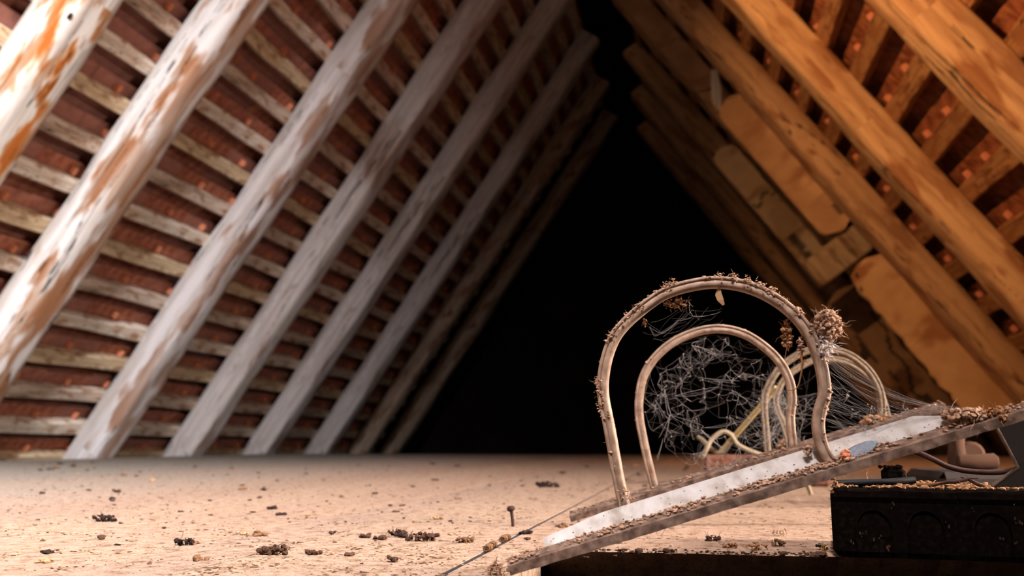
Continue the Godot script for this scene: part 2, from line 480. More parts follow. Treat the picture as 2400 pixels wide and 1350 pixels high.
func build_floor() -> void:
	var fl := root_at("floor")
	tag(fl, "dusty peach coloured boarded attic floor", "", "", "structure")
	var edges := [-3.16, -2.95, -2.74, -2.52, -2.31, -2.10, -1.90, -1.70, -1.49, -1.28, -1.08, -0.89, -0.72, -0.575, -0.425, -0.337, -0.165, 0.24, 0.42, 0.62, 0.83, 1.04, 1.25, 1.46, 1.67, 1.95]
	var n := 0
	for k in edges.size() - 1:
		var x0: float = edges[k]
		var x1: float = edges[k + 1]
		var gap := 0.0006
		var right_gap := 0.0024 if absf(x1 + 0.165) < 0.01 else (0.0015 if absf(x1 + 0.337) < 0.01 or absf(x1 + 0.425) < 0.01 else gap)
		var left_gap := 0.0024 if absf(x0 + 0.165) < 0.01 else (0.0015 if absf(x0 + 0.337) < 0.01 or absf(x0 + 0.425) < 0.01 else gap)
		var pieces := [[x0, x1, FLOOR_END + rng.randf_range(-0.06, 0.06), 1.5]]
		if x1 > HATCH.position.x and x0 < HATCH.end.x:
			pieces = [[x0, x1, FLOOR_END + rng.randf_range(-0.06, 0.06), HATCH.position.y + rng.randf_range(-0.002, 0.002)], [x0, x1, HATCH.end.y, 1.5]]
			if x0 < HATCH.position.x: pieces.append([x0, HATCH.position.x, HATCH.position.y, HATCH.end.y])
		for q in pieces:
			var g := Geo.new()
			if q[3] < HATCH.position.y + 0.01 and q[3] > HATCH.position.y - 0.01:
				# undercut at the brink of the hatch so the end stays unlit, rim frayed
				var rg := []
				var fz := noise(880 + n, 60.0, 3)
				for e in 40:
					var x := lerpf(q[0] + left_gap, q[1] - right_gap, e / 39.0)
					var j := fz.get_noise_2d(x, 0.0) * 0.004
					rg.append(PackedVector3Array([Vector3(x, -0.028, q[2]), Vector3(x, 0.0, q[2]), Vector3(x, 0.0, q[3] - 0.006 + j), Vector3(x, -0.0012, q[3] - 0.001 + j), Vector3(x, -0.006, q[3] - 0.006 + j), Vector3(x, -0.028, q[3] - 0.040)]))
				g.loft(rg, [], 1.0, true)
			else: g.box(Vector3(q[0] + left_gap, -0.028, q[2]), Vector3(q[1] - right_gap, 0.0, q[3]), 0.0004)
			piece("plank", g.mesh(M.floor[n % 3] if x0 > -0.95 else M.floor_daylit[clampi(int((-0.95 - x0) / 0.30), 0, 3)]), fl, n)
			n += 1
	# old dirt packed in the open seams, just below the boards' faces
	var sd := Geo.new()
	for x in [-0.165, -0.337, -0.425]:
		var w := 0.0026 if x == -0.165 else 0.0017
		sd.box(Vector3(x - w, -0.02, FLOOR_END), Vector3(x + w, -0.0007, 1.4), 0.0002)
	put("seam_dirt", sd.mesh(M.seam), fl, Vector3(), Basis(), true)
	# what lies under the boards, and the hatch shaft
	slab(Vector3(-4.0, -0.36, -12.0), Vector3(HATCH.position.x, -0.33, 1.9), M.dark, "underfloor", fl)
	slab(Vector3(HATCH.end.x, -0.36, -12.0), Vector3(2.6, -0.33, 1.9), M.dark, "underfloor", fl)
	slab(Vector3(HATCH.position.x, -0.36, -12.0), Vector3(HATCH.end.x, -0.33, HATCH.position.y - 0.01), M.dark, "underfloor", fl)
	slab(Vector3(HATCH.position.x, -0.36, HATCH.end.y), Vector3(HATCH.end.x, -0.33, 1.9), M.dark, "underfloor", fl)
	slab(Vector3(HATCH.position.x - 0.2, -0.95, HATCH.position.y - 0.2), Vector3(HATCH.end.x + 0.2, -0.90, HATCH.end.y + 0.2), M.dark, "shaft_bottom", fl)
	for q in [[Vector3(HATCH.position.x - 0.02, -0.9, HATCH.position.y), Vector3(HATCH.position.x, -0.028, HATCH.end.y)], [Vector3(HATCH.end.x, -0.9, HATCH.position.y), Vector3(HATCH.end.x + 0.02, -0.028, HATCH.end.y)],
		[Vector3(HATCH.position.x, -0.9, HATCH.position.y - 0.070), Vector3(HATCH.end.x, -0.029, HATCH.position.y - 0.045)], [Vector3(HATCH.position.x, -0.9, HATCH.end.y), Vector3(HATCH.end.x, -0.028, HATCH.end.y + 0.02)]]:
		slab(q[0], q[1], M.shaft_shade, "shaft_lining", fl)

func gable(called: String, z0: float, z1: float) -> void:
	var g := Geo.new()
	var y := -0.4
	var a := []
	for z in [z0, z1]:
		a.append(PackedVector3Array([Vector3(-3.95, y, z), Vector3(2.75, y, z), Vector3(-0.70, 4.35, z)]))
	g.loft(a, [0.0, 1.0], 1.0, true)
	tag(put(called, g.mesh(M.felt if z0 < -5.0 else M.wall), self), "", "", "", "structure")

func added_opening(W: Array, inner: float, what: String) -> void:
	# added light opening between right-hand rafters, unseen; its boards shape the beam
	var w := root_at("added_window_1" if W == ADDED_WIN else "added_window_2", slope_foot(false), slope_basis(false))
	tag(w, what, "", "", "structure")
	var z0 := -float(W[3])
	var z1 := -float(W[2])
	var s0: float = W[0]
	var s1: float = W[1]
	for q in [[Vector3(s0, -0.37, z0), Vector3(s0 + 0.03, inner, z1)], [Vector3(s1 - 0.03, -0.37, z0), Vector3(s1, inner, z1)], [Vector3(s0, -0.37, z0), Vector3(s1, inner, z0 + 0.03)], [Vector3(s0, -0.37, z1 - 0.03), Vector3(s1, inner, z1)]]:
		slab(q[0], q[1], M.rafter_grey, "added_baffle", w)  # added boards that cut the light to the deep and upper rafters
	var p := StandardMaterial3D.new()
	p.transparency = BaseMaterial3D.TRANSPARENCY_ALPHA
	p.albedo_color = Color(0.9, 0.95, 1.0, 0.06)
	p.roughness = 0.05
	slab(Vector3(s0 + 0.03, -0.352, z0 + 0.03), Vector3(s1 - 0.03, -0.346, z1 - 0.03), p, "pane", w)

func added_fill_lamp() -> void:
	# added shaded lamp, out of view, which gives the right slope its orange light
	var at := ADDED_LAMP
	var t := root_at("added_lamp", at)
	tag(t, "added warm fill lamp in a shade, out of view, hanging on a flex", "lamp")
	var g := Geo.new()
	var p := PackedVector3Array()
	var r := []
	for k in 10:
		var a := PI * k / 9.0
		p.append(Vector3(0, -0.032 * cos(a), 0))
		r.append(maxf(0.030 * sin(a), 0.0015) if k < 7 else maxf(0.030 * sin(a), 0.012))
	g.tube(p, r, 16)
	var m := StandardMaterial3D.new()
	m.albedo_color = Color(1.0, 0.85, 0.65)
	m.emission_enabled = true
	m.emission = Color(1.0, 0.72, 0.42)
	m.emission_energy_multiplier = 3.0
	put("bulb", g.mesh(m), t)
	var h := Geo.new()
	h.tube(PackedVector3Array([Vector3(0, 0.030, 0), Vector3(0, 0.034, 0), Vector3(0, 0.075, 0), Vector3(0, 0.080, 0)]), [0.013, 0.017, 0.016, 0.004], 14)
	put("socket", h.mesh(M.rubber), t)
	var f := Geo.new()
	f.tube(PackedVector3Array([Vector3(0, 0.078, 0), Vector3(0, 3.62 - at.y, 0)]), 0.003, 6)
	put("flex", f.mesh(M.rubber), t)
	# shade of the added lamp, throws its light on the right slope
	var aim := (Vector3(1.55, 1.20, -4.10) - at).normalized()
	var sh := Geo.new()
	var e1 := aim.cross(Vector3.UP).normalized()
	var e2 := aim.cross(e1).normalized()
	var srings := []
	for q in [[-0.050, 0.018], [0.0, 0.060], [0.065, 0.105], [0.066, 0.104], [0.001, 0.0585], [-0.048, 0.017]]:
		var ring := PackedVector3Array()
		for k in 24: ring.append(aim * float(q[0]) + (e1 * cos(TAU * k / 24) + e2 * sin(TAU * k / 24)) * float(q[1]))
		srings.append(ring)
	sh.loft(srings, [], 1.0, false, false)
	var shm := plain(Color(0.16, 0.20, 0.18), 0.4)
	put("shade", sh.mesh(shm), t)
	var l := SpotLight3D.new()
	l.name = "added_spot"
	l.light_color = Color(1.0, 0.77, 0.54)
	l.light_energy = ADDED_LAMP_ENERGY
	l.light_size = 0.03
	l.spot_range = 16.0
	l.spot_attenuation = 2.0
	l.spot_angle = 48.0
	l.spot_angle_attenuation = 0.7
	l.shadow_enabled = true
	l.transform = Transform3D(Basis.looking_at(aim, Vector3.UP), at + aim * 0.040)
	add_child(l)

func _ready() -> void:
	rng.seed = 4
	# ---- camera
	cam = Camera3D.new()
	cam.name = "camera"
	cam.near = 0.02
	cam.far = 60.0
	cam.position = Vector3(0, CAM_H, 0)
	cam.rotation = Vector3(deg_to_rad(9.55737), deg_to_rad(11.15691), 0)
	var lens := CameraAttributesPhysical.new()
	lens.frustum_near = 0.02
	lens.frustum_far = 60.0
	lens.frustum_focal_length = 38.22
	lens.frustum_focus_distance = 0.70
	lens.exposure_aperture = 10.0
	cam.attributes = lens
	cam.fov = rad_to_deg(2.0 * atan(675.0 / 2150.0))
	add_child(cam)
	cam.current = true
	# ---- sky, exposure
	var we := WorldEnvironment.new()
	we.name = "world_environment"
	var env := Environment.new()
	env.background_mode = Environment.BG_SKY
	var sky := Sky.new()
	var sm := ProceduralSkyMaterial.new()
	sm.sky_top_color = Color(0.55, 0.66, 0.82)
	sm.sky_horizon_color = Color(0.78, 0.82, 0.88)
	sm.ground_bottom_color = Color(0.22, 0.20, 0.18)
	sm.ground_horizon_color = Color(0.30, 0.28, 0.26)
	sm.sky_energy_multiplier = 1.0
	sky.sky_material = sm
	env.sky = sky
	env.tonemap_mode = Environment.TONE_MAPPER_LINEAR
	env.tonemap_exposure = 2.4
	env.sdfgi_enabled = true
	env.ssao_enabled = true
	env.ssil_enabled = true
	we.environment = env
	add_child(we)
	# ---- added area light for daylight, in the added roof window
	var day := AreaLight3D.new()
	day.name = "added_area_light"
	day.area_size = Vector2(0.62, 0.56)
	day.light_color = Color(0.96, 0.97, 1.0)
	day.light_energy = 56.0
	day.shadow_enabled = true
	var sb := slope_basis(false)
	# tilted off the slope to favour the left rafters over the floor
	day.transform = Transform3D(Basis.looking_at(Vector3(-0.92, -0.10, -0.38), sb.x), slope_foot(false) + sb * Vector3((ADDED_WIN[0] + ADDED_WIN[1]) / 2.0, -0.20, -(ADDED_WIN[2] + ADDED_WIN[3]) / 2.0))
	add_child(day)

	# ---- second added area light, in the added low window under the right eaves
	var low := AreaLight3D.new()
	low.name = "added_low_light"
	low.area_size = Vector2(0.42, 0.42)
	low.light_color = Color(1.0, 0.96, 0.92)
	low.light_energy = 8.0
	low.shadow_enabled = true
	low.transform = Transform3D(Basis.looking_at(Vector3(-0.97, -0.12, -0.20), Vector3.UP), slope_foot(false) + sb * Vector3((ADDED_EAVE[0] + ADDED_EAVE[1]) / 2.0, -0.22, -(ADDED_EAVE[2] + ADDED_EAVE[3]) / 2.0))
	add_child(low)

	materials()
	# ---- setting
	build_floor()
	slope(true)
	slope(false)
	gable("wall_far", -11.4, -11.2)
	gable("wall_back", 1.55, 1.75)
	added_opening(ADDED_WIN, BAFFLE_REACH, "added unseen roof window high between two rafters of the right slope")
	added_opening(ADDED_EAVE, 0.02, "added unseen low window under the eaves of the right slope")
	added_fill_lamp()
	build_timbers()
	build_boards()
	build_racks()
	build_clutter()
	build_webs()
	build_debris()

# ------------------------------------------------------------------ timbers
func build_timbers() -> void:
	var L := [[0.9, "grey", "grey left-hand rafter overhead beside the floor hatch"], [1.9, "grey", "grey left-hand rafter just before the white knotty rafter"],
		[2.89, "pale", "white and orange patchy rafter with dark knots, cropped by the upper left corner"],
		[3.60, "band", "pale rafter with a long brown band and crack, second from the left edge"],
		[4.72, "band2", "pale grey rafter whose foot stands at the far left of the floor"],
		[5.69, "grey", "smooth grey left rafter, the third whose foot shows, going brown above"],
		[6.75, "grey", "brown left rafter with a greyish lower end, fourth from the left"],
		[7.92, "grey", "dim brown left rafter, second to last before the darkness"],
		[8.95, "brown", "barely lit left rafter, last clear one before the black end of the attic"],
		[9.95, "brown", "nearly black left rafter deepest in the attic"]]
	var n := 0
	for q in L:
		var o := rafter(true, q[0], M["rafter_" + q[1]], 500 + n, q[2])
		if n == 2:
			knot(o, Vector3(2.02, -0.07, -0.205), 0.022)
			knot(o, Vector3(2.20, -0.13, -0.20), 0.014)
			knot(o, Vector3(1.90, -0.01, -0.19), 0.014)
		n += 1
	var R := [[-1.25, "warm2", "brown right-hand rafter on the near side of the added roof window"], [0.40, "warm2", "brown right-hand rafter over the hatch"], [1.88, "warm2", "brown right-hand rafter next beyond the hatch"], [2.66, "warm", "orange right-hand rafter just outside the upper right corner"],
		[3.57, "warm", "broad orange rafter with a pale split, cropped by the upper right corner"],
		[4.81, "warm", "orange knotty rafter running from the top to the right edge, beside the tiles"],
		[5.78, "warm2", "brown rafter with boards nailed along its lower side"],
		[6.74, "warm2", "dim brown right rafter behind the nailed boards"],
		[7.81, "warm2", "dark right rafter seen through the gap beside the grey board"],
		[8.78, "warm2", "nearly black right rafter next to the dark end"],
		[9.80, "warm2", "blackest right rafter deepest in the attic"]]
	for q in R:
		rafter(false, q[0], M["rafter_" + q[1]], 500 + n, q[2])
		n += 1

func board(called: String, left: bool, depth: float, s0: float, s1: float, y0: float, y1: float, thick: float, mat: Material, label: String, ragged := 0.0, cat := "board") -> void:
	var g := Geo.new()
	var f := noise(int(depth * 100) + int(s0 * 10), 1.5, 3)
	var rings := []
	var us := []
	var n := 34
	for k in n:
		var t := float(k) / (n - 1)
		var s := lerpf(s0, s1, t)
		var e := minf(t, 1.0 - t) * (s1 - s0)
		var r := (y1 - y0) * 0.5
		var taper := sqrt(clampf(1.0 - pow(clampf(1.0 - e / (r * 0.7), 0, 1), 2.0), 0.03, 1.0))
		var mid := (y0 + y1) * 0.5
		var lo := mid - r * taper + f.get_noise_2d(s * 5.0, 0.0) * ragged
		var hi := mid + r * taper + f.get_noise_2d(s * 5.0, 50.0) * ragged
		rings.append(PackedVector3Array([Vector3(s, lo, -thick), Vector3(s, hi - 0.006, -thick), Vector3(s, hi, -thick + 0.006), Vector3(s, hi, -0.006), Vector3(s, hi - 0.006, 0), Vector3(s, lo, 0)]))
		us.append(s)
	g.loft(rings, us, 1.0, true)
	tag(put(called, g.mesh(mat), self, slope_foot(left, depth), slope_basis(left)), label, cat)

func build_boards() -> void:
	board("board", false, 5.785, 1.75, 2.86, -0.06, 0.175, 0.04, M.rafter_warm2, "brown round-ended board under the upper part of the boarded rafter, above the short block", 0.004)
	board("board", false, 5.785, 0.32, 1.53, -0.04, 0.225, 0.04, M.rafter_warm, "brown ragged-topped board lower down the boarded rafter, below the short block", 0.022)
	board("board", false, 6.50, 1.66, 2.80, 0.05, 0.24, 0.04, M.plank_grey, "grey rounded board half hidden behind the boarded rafter, above the short block", 0.006)
	board("board", false, 6.48, 3.20, 4.25, -0.172, 0.008, 0.04, M.rafter_warm2, "dark brown board high on the right slope, ending above the pale strip", 0.004)
	board("board", false, 6.50, 0.25, 1.50, 0.0, 0.34, 0.04, M.rafter_dark, "wide brown board low on the right slope behind the dusty hoops", 0.02)
	var g := Geo.new()
	g.box(Vector3(1.55, -0.03, -0.10), Vector3(1.74, 0.37, 0.0), 0.008)
	tag(put("timber_block", g.mesh(M.plank_grey), self, slope_foot(false, 5.83), slope_basis(false)), "short brown timber block sticking out square from the boarded rafter", "timber")
	var p := Geo.new()
	var r := []
	for k in 7:
		var t := k / 6.0
		var w := 0.030 * (0.75 + 0.25 * sin(PI * t))
		r.append(PackedVector3Array([Vector3(-w + 0.010 * t, -t * 0.30, -0.010), Vector3(w + 0.010 * t, -t * 0.30, -0.010), Vector3(w + 0.010 * t, -t * 0.30, 0.010), Vector3(-w + 0.010 * t, -t * 0.30, 0.010)]))
	p.loft(r, [0.0, 0.05, 0.1, 0.15, 0.2, 0.25, 0.3], 1.0, true)
	tag(put("wood_strip", p.mesh(M.rafter_pale), self, Vector3(0.212, 2.640, -6.2)), "short pale upright wood strip high on the right slope beside the brown boards", "wood strip")

# ------------------------------------------------------------------ curves
func smooth_path(p: Array, per := 6) -> PackedVector3Array:
	var out := PackedVector3Array()
	for k in p.size() - 1:
		var a: Vector3 = p[maxi(k - 1, 0)]
		var b: Vector3 = p[k]
		var c: Vector3 = p[k + 1]
		var d: Vector3 = p[mini(k + 2, p.size() - 1)]
		for e in per: out.append(b.cubic_interpolate(c, a, d, float(e) / per))
	out.append(p[p.size() - 1])
	return out

func V(x: float, y: float, z: float) -> Vector3:
	return Vector3(x, y, z)

# folded strip: front lip, narrow ledge and a leaning back wall; x along the rail
func rail_mesh(length: float, mat: Material, seed_: int) -> ArrayMesh:
	var g := Geo.new()
	var f := noise(seed_, 1.0, 3)
	var rings := []
	var us := []
	var n := 90
	for k in n:
		var s := length * k / (n - 1)
		var e := f.get_noise_2d(s * 160.0, 0.0) * 0.0007
		var b := f.get_noise_2d(s * 90.0, 40.0) * 0.0005
		rings.append(PackedVector3Array([Vector3(s, -0.0034 + b, 0.0125), Vector3(s, 0.0026, 0.0130 + b), Vector3(s, 0.0036 + e, 0.0119), Vector3(s, 0.0036 + e, 0.0108), Vector3(s, 0.0068, 0.0004),
			Vector3(s, 0.0052, -0.0004), Vector3(s, 0.0018, 0.0108), Vector3(s, -0.0034 + b, 0.0113)]))
		us.append(s)
	g.loft(rings, us, 1.0, true)
	return g.mesh(mat)

func hoop_mesh(path: PackedVector3Array, mat: Material, ra: float, rb: float) -> ArrayMesh:
	var g := Geo.new()
	var mid := Vector3()
	for p in path: mid += p
	mid /= path.size()
	var rings := []
	var us := []
	var bead := PackedVector3Array()
	var u := 0.0
	var side := 0.0
	for k in path.size():
		var tg := (path[mini(k + 1, path.size() - 1)] - path[maxi(k - 1, 0)]).normalized()
		var nn := tg.cross(Vector3(0, 0, 1)).normalized()
		if side == 0.0: side = 1.0 if nn.dot(path[k] - mid) > 0.0 else -1.0
		nn *= side
		var bz := tg.cross(nn).normalized()
		if bz.z < 0.0: bz = -bz
		var ring := PackedVector3Array()
		for e in 14:
			var a := TAU * e / 14
			var c := cos(a)
			var x := c * ra if c > 0.0 else c * ra * 0.75
			if absf(sin(a)) < 0.5 and c < 0.0: x *= 0.72
			ring.append(path[k] + nn * x + bz * sin(a) * rb)
		rings.append(ring)
		bead.append(path[k] + nn * ra * 0.86 + bz * rb * 0.72)
		if k: u += path[k].distance_to(path[k - 1])
		us.append(u)
	g.loft(rings, us)
	g.tube(bead, ra * 0.30, 6)
	return g.mesh(mat)

# crumbs and fibres crowded round a path: what settles on a dusty edge
func crust(g: Geo, path: PackedVector3Array, count: int, spread: float, size: float, push := Vector3.ZERO) -> void:
	for k in count:
		var p := path[rng.randi() % path.size()]
		g.lump(p + push * rng.randf_range(0.2, 1.0) + Vector3(rng.randfn(), rng.randfn(), rng.randfn()) * spread, size * rng.randf_range(0.4, 1.3), rng, Vector3(rng.randf_range(0.6, 1.6), rng.randf_range(0.5, 1.1), 1.0))

func fibre(g: Geo, at: Vector3, dir: Vector3, length: float, r: float, curl := 0.6) -> void:
	var p := PackedVector3Array()
	var q := at
	var d := dir.normalized()
	for k in 6:
		p.append(q)
		q += d * length / 5.0
		d = (d + Vector3(rng.randfn(), rng.randfn(), rng.randfn()) * curl * 0.5).normalized()
	g.tube(p, [r, r, r * 0.9, r * 0.8, r * 0.6, r * 0.3], 3)

func lint(called: String, label: String, cat: String, at: Vector3, size: Vector3, lumps: int, fibres: int, lump_r: float, mat: Material, group := "", fibre_r := 0.00022) -> void:
	var g := Geo.new()
	for k in lumps:
		var d := Vector3(rng.randfn(), rng.randfn(), rng.randfn()).limit_length(1.6) * 0.42 * size
		g.lump(d, lump_r * rng.randf_range(0.5, 1.25), rng, Vector3(rng.randf_range(0.6, 1.5), rng.randf_range(0.5, 1.2), 1))
	for k in fibres:
		var d := Vector3(rng.randfn(), rng.randfn(), rng.randfn()).limit_length(1.6) * 0.42 * size
		fibre(g, d, Vector3(rng.randfn(), rng.randfn(), rng.randfn()), size.length() * rng.randf_range(0.2, 0.6), fibre_r, 0.9)
	tag(put(called, g.mesh(mat), self, at), label, cat, group)

func rack(called: String, label: String, a: Vector3, b: Vector3, length: float, hoops: Array, mats: Array, seed_: int, radii: Vector2, walls: Vector2, crumbs: int) -> Node3D:
	var x := (b - a).normalized()
	var z := (Vector3(0, 0, 1) - x * x.z).normalized()
	var bs := Basis(x, z.cross(x), z)
	var t := root_at(called, a)
	tag(t, label, "hoop rack")
	put("rail_lip", rail_mesh(length, mats[0], seed_), t, Vector3(), bs)
	var wl := Geo.new()
	var rings := []
	var us := []
	for k in 60:
		var s := lerpf(0.026, minf(length, 0.305), k / 59.0)
		var w := lerpf(walls.x, walls.y, s / 0.3)
		if k > 55: w *= 1.0 - (k - 55) * 0.12
		if k < 9: w *= 0.55 + 0.05 * k
		var lo := 0.0066
		rings.append(PackedVector3Array([Vector3(s, lo, 0.0008), Vector3(s, lo + w * 0.94, -w * 0.80), Vector3(s, lo + w * 0.94 - 0.0006, -w * 0.80 - 0.0014), Vector3(s, lo - 0.0008, 0.0002)]))
		us.append(s)
	wl.loft(rings, us, 1.0, true)
	put("rail_back", wl.mesh(mats[1]), t, Vector3(), bs).set_meta("label", "pale metal back face of the rail")
	var k := 0
	for h in hoops:
		var p := smooth_path(h, 5)
		for e in p.size(): p[e] -= a
		piece("hoop", hoop_mesh(p, mats[2], radii.x, radii.y), t, k)
		k += 1
		var g := Geo.new()
		var m := p.size()
		# dust lies along the outer edge, thickest on the left flank and over the top
		var arc := PackedVector3Array()
		var cx := Vector3()
		for q in p: cx += q
		cx /= m
		for e in m:
			var out := (p[e] - cx)
			out.z = 0.0
			out = out.normalized()
			if p[e].y > cx.y - 0.05 and out.y > -0.6: arc.append(p[e] + out * radii.x * 0.95)
		for e in crumbs:
			var q := arc[rng.randi() % arc.size()]
			var heavy := clampf(0.5 + 0.9 * noise(seed_ + 5, 30.0, 2).get_noise_2d(q.x, q.y), 0.1, 1.0)
			if rng.randf() > heavy: continue
			var out := (q - cx).normalized()
			g.lump(q + out * rng.randf_range(-0.001, 0.0010) + Vector3(rng.randfn() * 0.0006, rng.randfn() * 0.0006, rng.randf_range(-0.8, 1.0) * radii.y), rng.randf_range(0.0003, 0.0013) * radii.x / 0.0046, rng, Vector3(1.2, 0.9, 1))
			if rng.randf() < 0.12: fibre(g, q, out + Vector3(rng.randfn(), rng.randfn(), rng.randfn()) * 0.6, rng.randf_range(0.002, 0.005), 0.00015, 0.9)
		if crumbs > 500:
			for q in [[-0.0652, 0.1268, 40], [-0.0640, 0.1190, 30], [-0.0628, 0.1110, 40], [-0.0600, 0.1030, 30], [-0.0585, 0.0980, 30], [-0.0545, 0.1580, 70], [-0.0490, 0.1650, 50], [-0.0425, 0.1718, 60], [-0.0350, 0.1788, 36], [-0.0165, 0.1925, 60], [-0.0105, 0.1945, 30], [0.0200, 0.1985, 24], [0.0300, 0.1975, 40], [0.0390, 0.1945, 60], [0.0470, 0.1910, 60], [0.0550, 0.1858, 60], [0.0620, 0.1800, 50], [-0.0545, 0.0700, 24], [-0.0490, 0.0520, 30], [-0.0470, 0.0480, 36]]:
				var c := Vector3(q[0], q[1], -0.643) - a
				for e in int(q[2]):
					g.lump(c + Vector3(rng.randfn() * 0.0016, rng.randfn() * 0.0016, rng.randfn() * 0.0026), rng.randf_range(0.0002, 0.0009), rng, Vector3(1.4, 0.8, 1))
					if e % 2 == 0: fibre(g, c + Vector3(rng.randfn(), rng.randfn(), rng.randfn()) * 0.0015, Vector3(rng.randfn(), rng.randfn(), rng.randfn()), rng.randf_range(0.002, 0.006), 0.00016, 0.9)
		put("dust_crust", g.mesh(M.dust), t, Vector3(), Basis(), true)
	var d := Geo.new()
	for e in crumbs * 2:
		var s := rng.randf() * length
		var zz := rng.randf_range(0.0, 0.0125)
		var dense := 0.45 + 0.8 * noise(seed_ + 9, 20.0, 2).get_noise_2d(s, 0.0)
		if rng.randf() > dense: continue
		d.lump(bs * Vector3(s, lerpf(0.0070, 0.0038, zz / 0.0125) + rng.randf_range(0, 0.0012), zz), rng.randf_range(0.0003, 0.0012), rng, Vector3(1.5, 0.8, 1.2))
		if rng.randf() < 0.08: fibre(d, bs * Vector3(s, 0.0062, zz), Vector3(rng.randfn(), rng.randfn() * 0.4, rng.randfn()), rng.randf_range(0.003, 0.008), 0.00014, 0.9)
	for e in crumbs / 14:
		var s := rng.randf_range(0.03, 0.30)
		var u := pow(rng.randf(), 1.6)
		d.lump(bs * Vector3(s, 0.0072 + walls.x * 0.9 * u, -walls.x * 0.76 * u + 0.0006), rng.randf_range(0.00015, 0.0005), rng, Vector3(1.5, 1, 0.7))
	put("rail_dust", d.mesh(M.dust), t, Vector3(), Basis(), true)
	return t

func build_racks() -> void:
	var h1 := [V(-0.0450, 0.0300, -0.6450), V(-0.0511, 0.0610, -0.6450), V(-0.0563, 0.0929, -0.6450), V(-0.0604, 0.1164, -0.6450), V(-0.0601, 0.1313, -0.6450), V(-0.0562, 0.1477, -0.6450), V(-0.0491, 0.1612, -0.6450), V(-0.0354, 0.1744, -0.6450), V(-0.0173, 0.1866, -0.6450), V(0.0035, 0.1923, -0.6450), V(0.0210, 0.1930, -0.6450), V(0.0381, 0.1894, -0.6450),
		V(0.0548, 0.1809, -0.6450), V(0.0683, 0.1687, -0.6445), V(0.0773, 0.1539, -0.6440), V(0.0827, 0.1351, -0.6435), V(0.0837, 0.1179, -0.6430), V(0.0803, 0.1066, -0.6425), V(0.0784, 0.0954, -0.6415), V(0.0799, 0.0828, -0.6410), V(0.0840, 0.0730, -0.6400), V(0.0892, 0.0709, -0.6410), V(0.0960, 0.0735, -0.6440)]
	var h2 := [V(-0.0407, 0.0340, -0.9900), V(-0.0467, 0.0617, -0.9850), V(-0.0518, 0.0881, -0.9850), V(-0.0553, 0.1103, -0.9850), V(-0.0553, 0.1282, -0.9850), V(-0.0512, 0.1506, -0.9850), V(-0.0395, 0.1708, -0.9850), V(-0.0188, 0.1886, -0.9850), V(0.0082, 0.1994, -0.9850), V(0.0324, 0.2011, -0.9850), V(0.0561, 0.1938, -0.9850), V(0.0770, 0.1777, -0.9850), V(0.0891, 0.1620, -0.9850),
		V(0.0959, 0.1444, -0.9850), V(0.0967, 0.1269, -0.9850), V(0.0942, 0.1096, -0.9850), V(0.0951, 0.0837, -0.9850), V(0.0960, 0.0730, -0.9850)]
	var h3 := [V(0.0975, 0.0420, -1.2850), V(0.0958, 0.0667, -1.2800), V(0.0938, 0.1056, -1.2750), V(0.0934, 0.1336, -1.2750), V(0.0970, 0.1534, -1.2750), V(0.1147, 0.1815, -1.2750), V(0.1430, 0.2009, -1.2750), V(0.1704, 0.2061, -1.2750), V(0.1996, 0.1987, -1.2750), V(0.2225, 0.1798, -1.2750), V(0.2357, 0.1546, -1.2750), V(0.2387, 0.1270, -1.2800), V(0.2347, 0.1051, -1.2850), V(0.2340, 0.0720, -1.2950)]
	var h4 := [V(0.1380, 0.0480, -1.3050), V(0.1346, 0.0708, -1.3600), V(0.1292, 0.1080, -1.4000), V(0.1224, 0.1330, -1.4200), V(0.1215, 0.1518, -1.4200), V(0.1369, 0.1801, -1.4200), V(0.1714, 0.2017, -1.4200), V(0.1988, 0.2044, -1.4200), V(0.2254, 0.1977, -1.4200), V(0.2480, 0.1786, -1.4150), V(0.2596, 0.1567, -1.4000), V(0.2600, 0.1150, -1.3600), V(0.2560, 0.0760, -1.3070)]
	rack("hoop_rack", "nearest dusty metal rack: sloping rail with one tall bent hoop, in sharp focus", RACK_FOOT, V(0.2118, 0.1039, -0.660), 0.420, [h1], [M.iron, M.rail_lit, M.hoop], 701, Vector2(0.0047, 0.0054), Vector2(0.0105, 0.0125), 900)
	rack("hoop_rack", "second dusty metal rack standing just behind the nearest one, hoop full of cobwebs", V(-0.1303, 0.0066, -0.985), V(0.2220, 0.1130, -0.985), 0.390, [h2], [M.iron, M.iron, M.hoop], 711, Vector2(0.0052, 0.0056), Vector2(0.0015, 0.0015), 260)
	rack("hoop_rack", "blurred rack with two overlapping hoops, farthest of the row", V(0.0031, 0.0097, -1.270), V(0.2477, 0.0723, -1.300), 0.330, [h3, h4], [M.iron, M.iron, M.hoop_far], 721, Vector2(0.0056, 0.0060), Vector2(0.002, 0.002), 60)
	# bluish flattened end of the nearest hoop
	var g := Geo.new()
	var r := []
	for k in 8:
		var t := k / 7.0
		var w := 0.0058 * sqrt(maxf(0.05, sin(PI * (0.18 + 0.80 * t))))
		var c := Vector3(0.0945, 0.0745, -0.6360).lerp(Vector3(0.1160, 0.0850, -0.6400), t)
		var up := Vector3(-0.2, 0.72, -0.62).normalized()
		var nrm := Vector3(0.0, 0.6, 0.78)
		var ring := PackedVector3Array()
		for e in 8: ring.append(c - RACK_FOOT + up * cos(TAU * e / 8) * w + nrm * sin(TAU * e / 8) * 0.0012)
		r.append(ring)
	g.loft(r)
	var f := put("hoop_foot", g.mesh(M.blue_grey), get_node("hoop_rack"))
	f.set_meta("label", "bluish flattened end of the hoop")

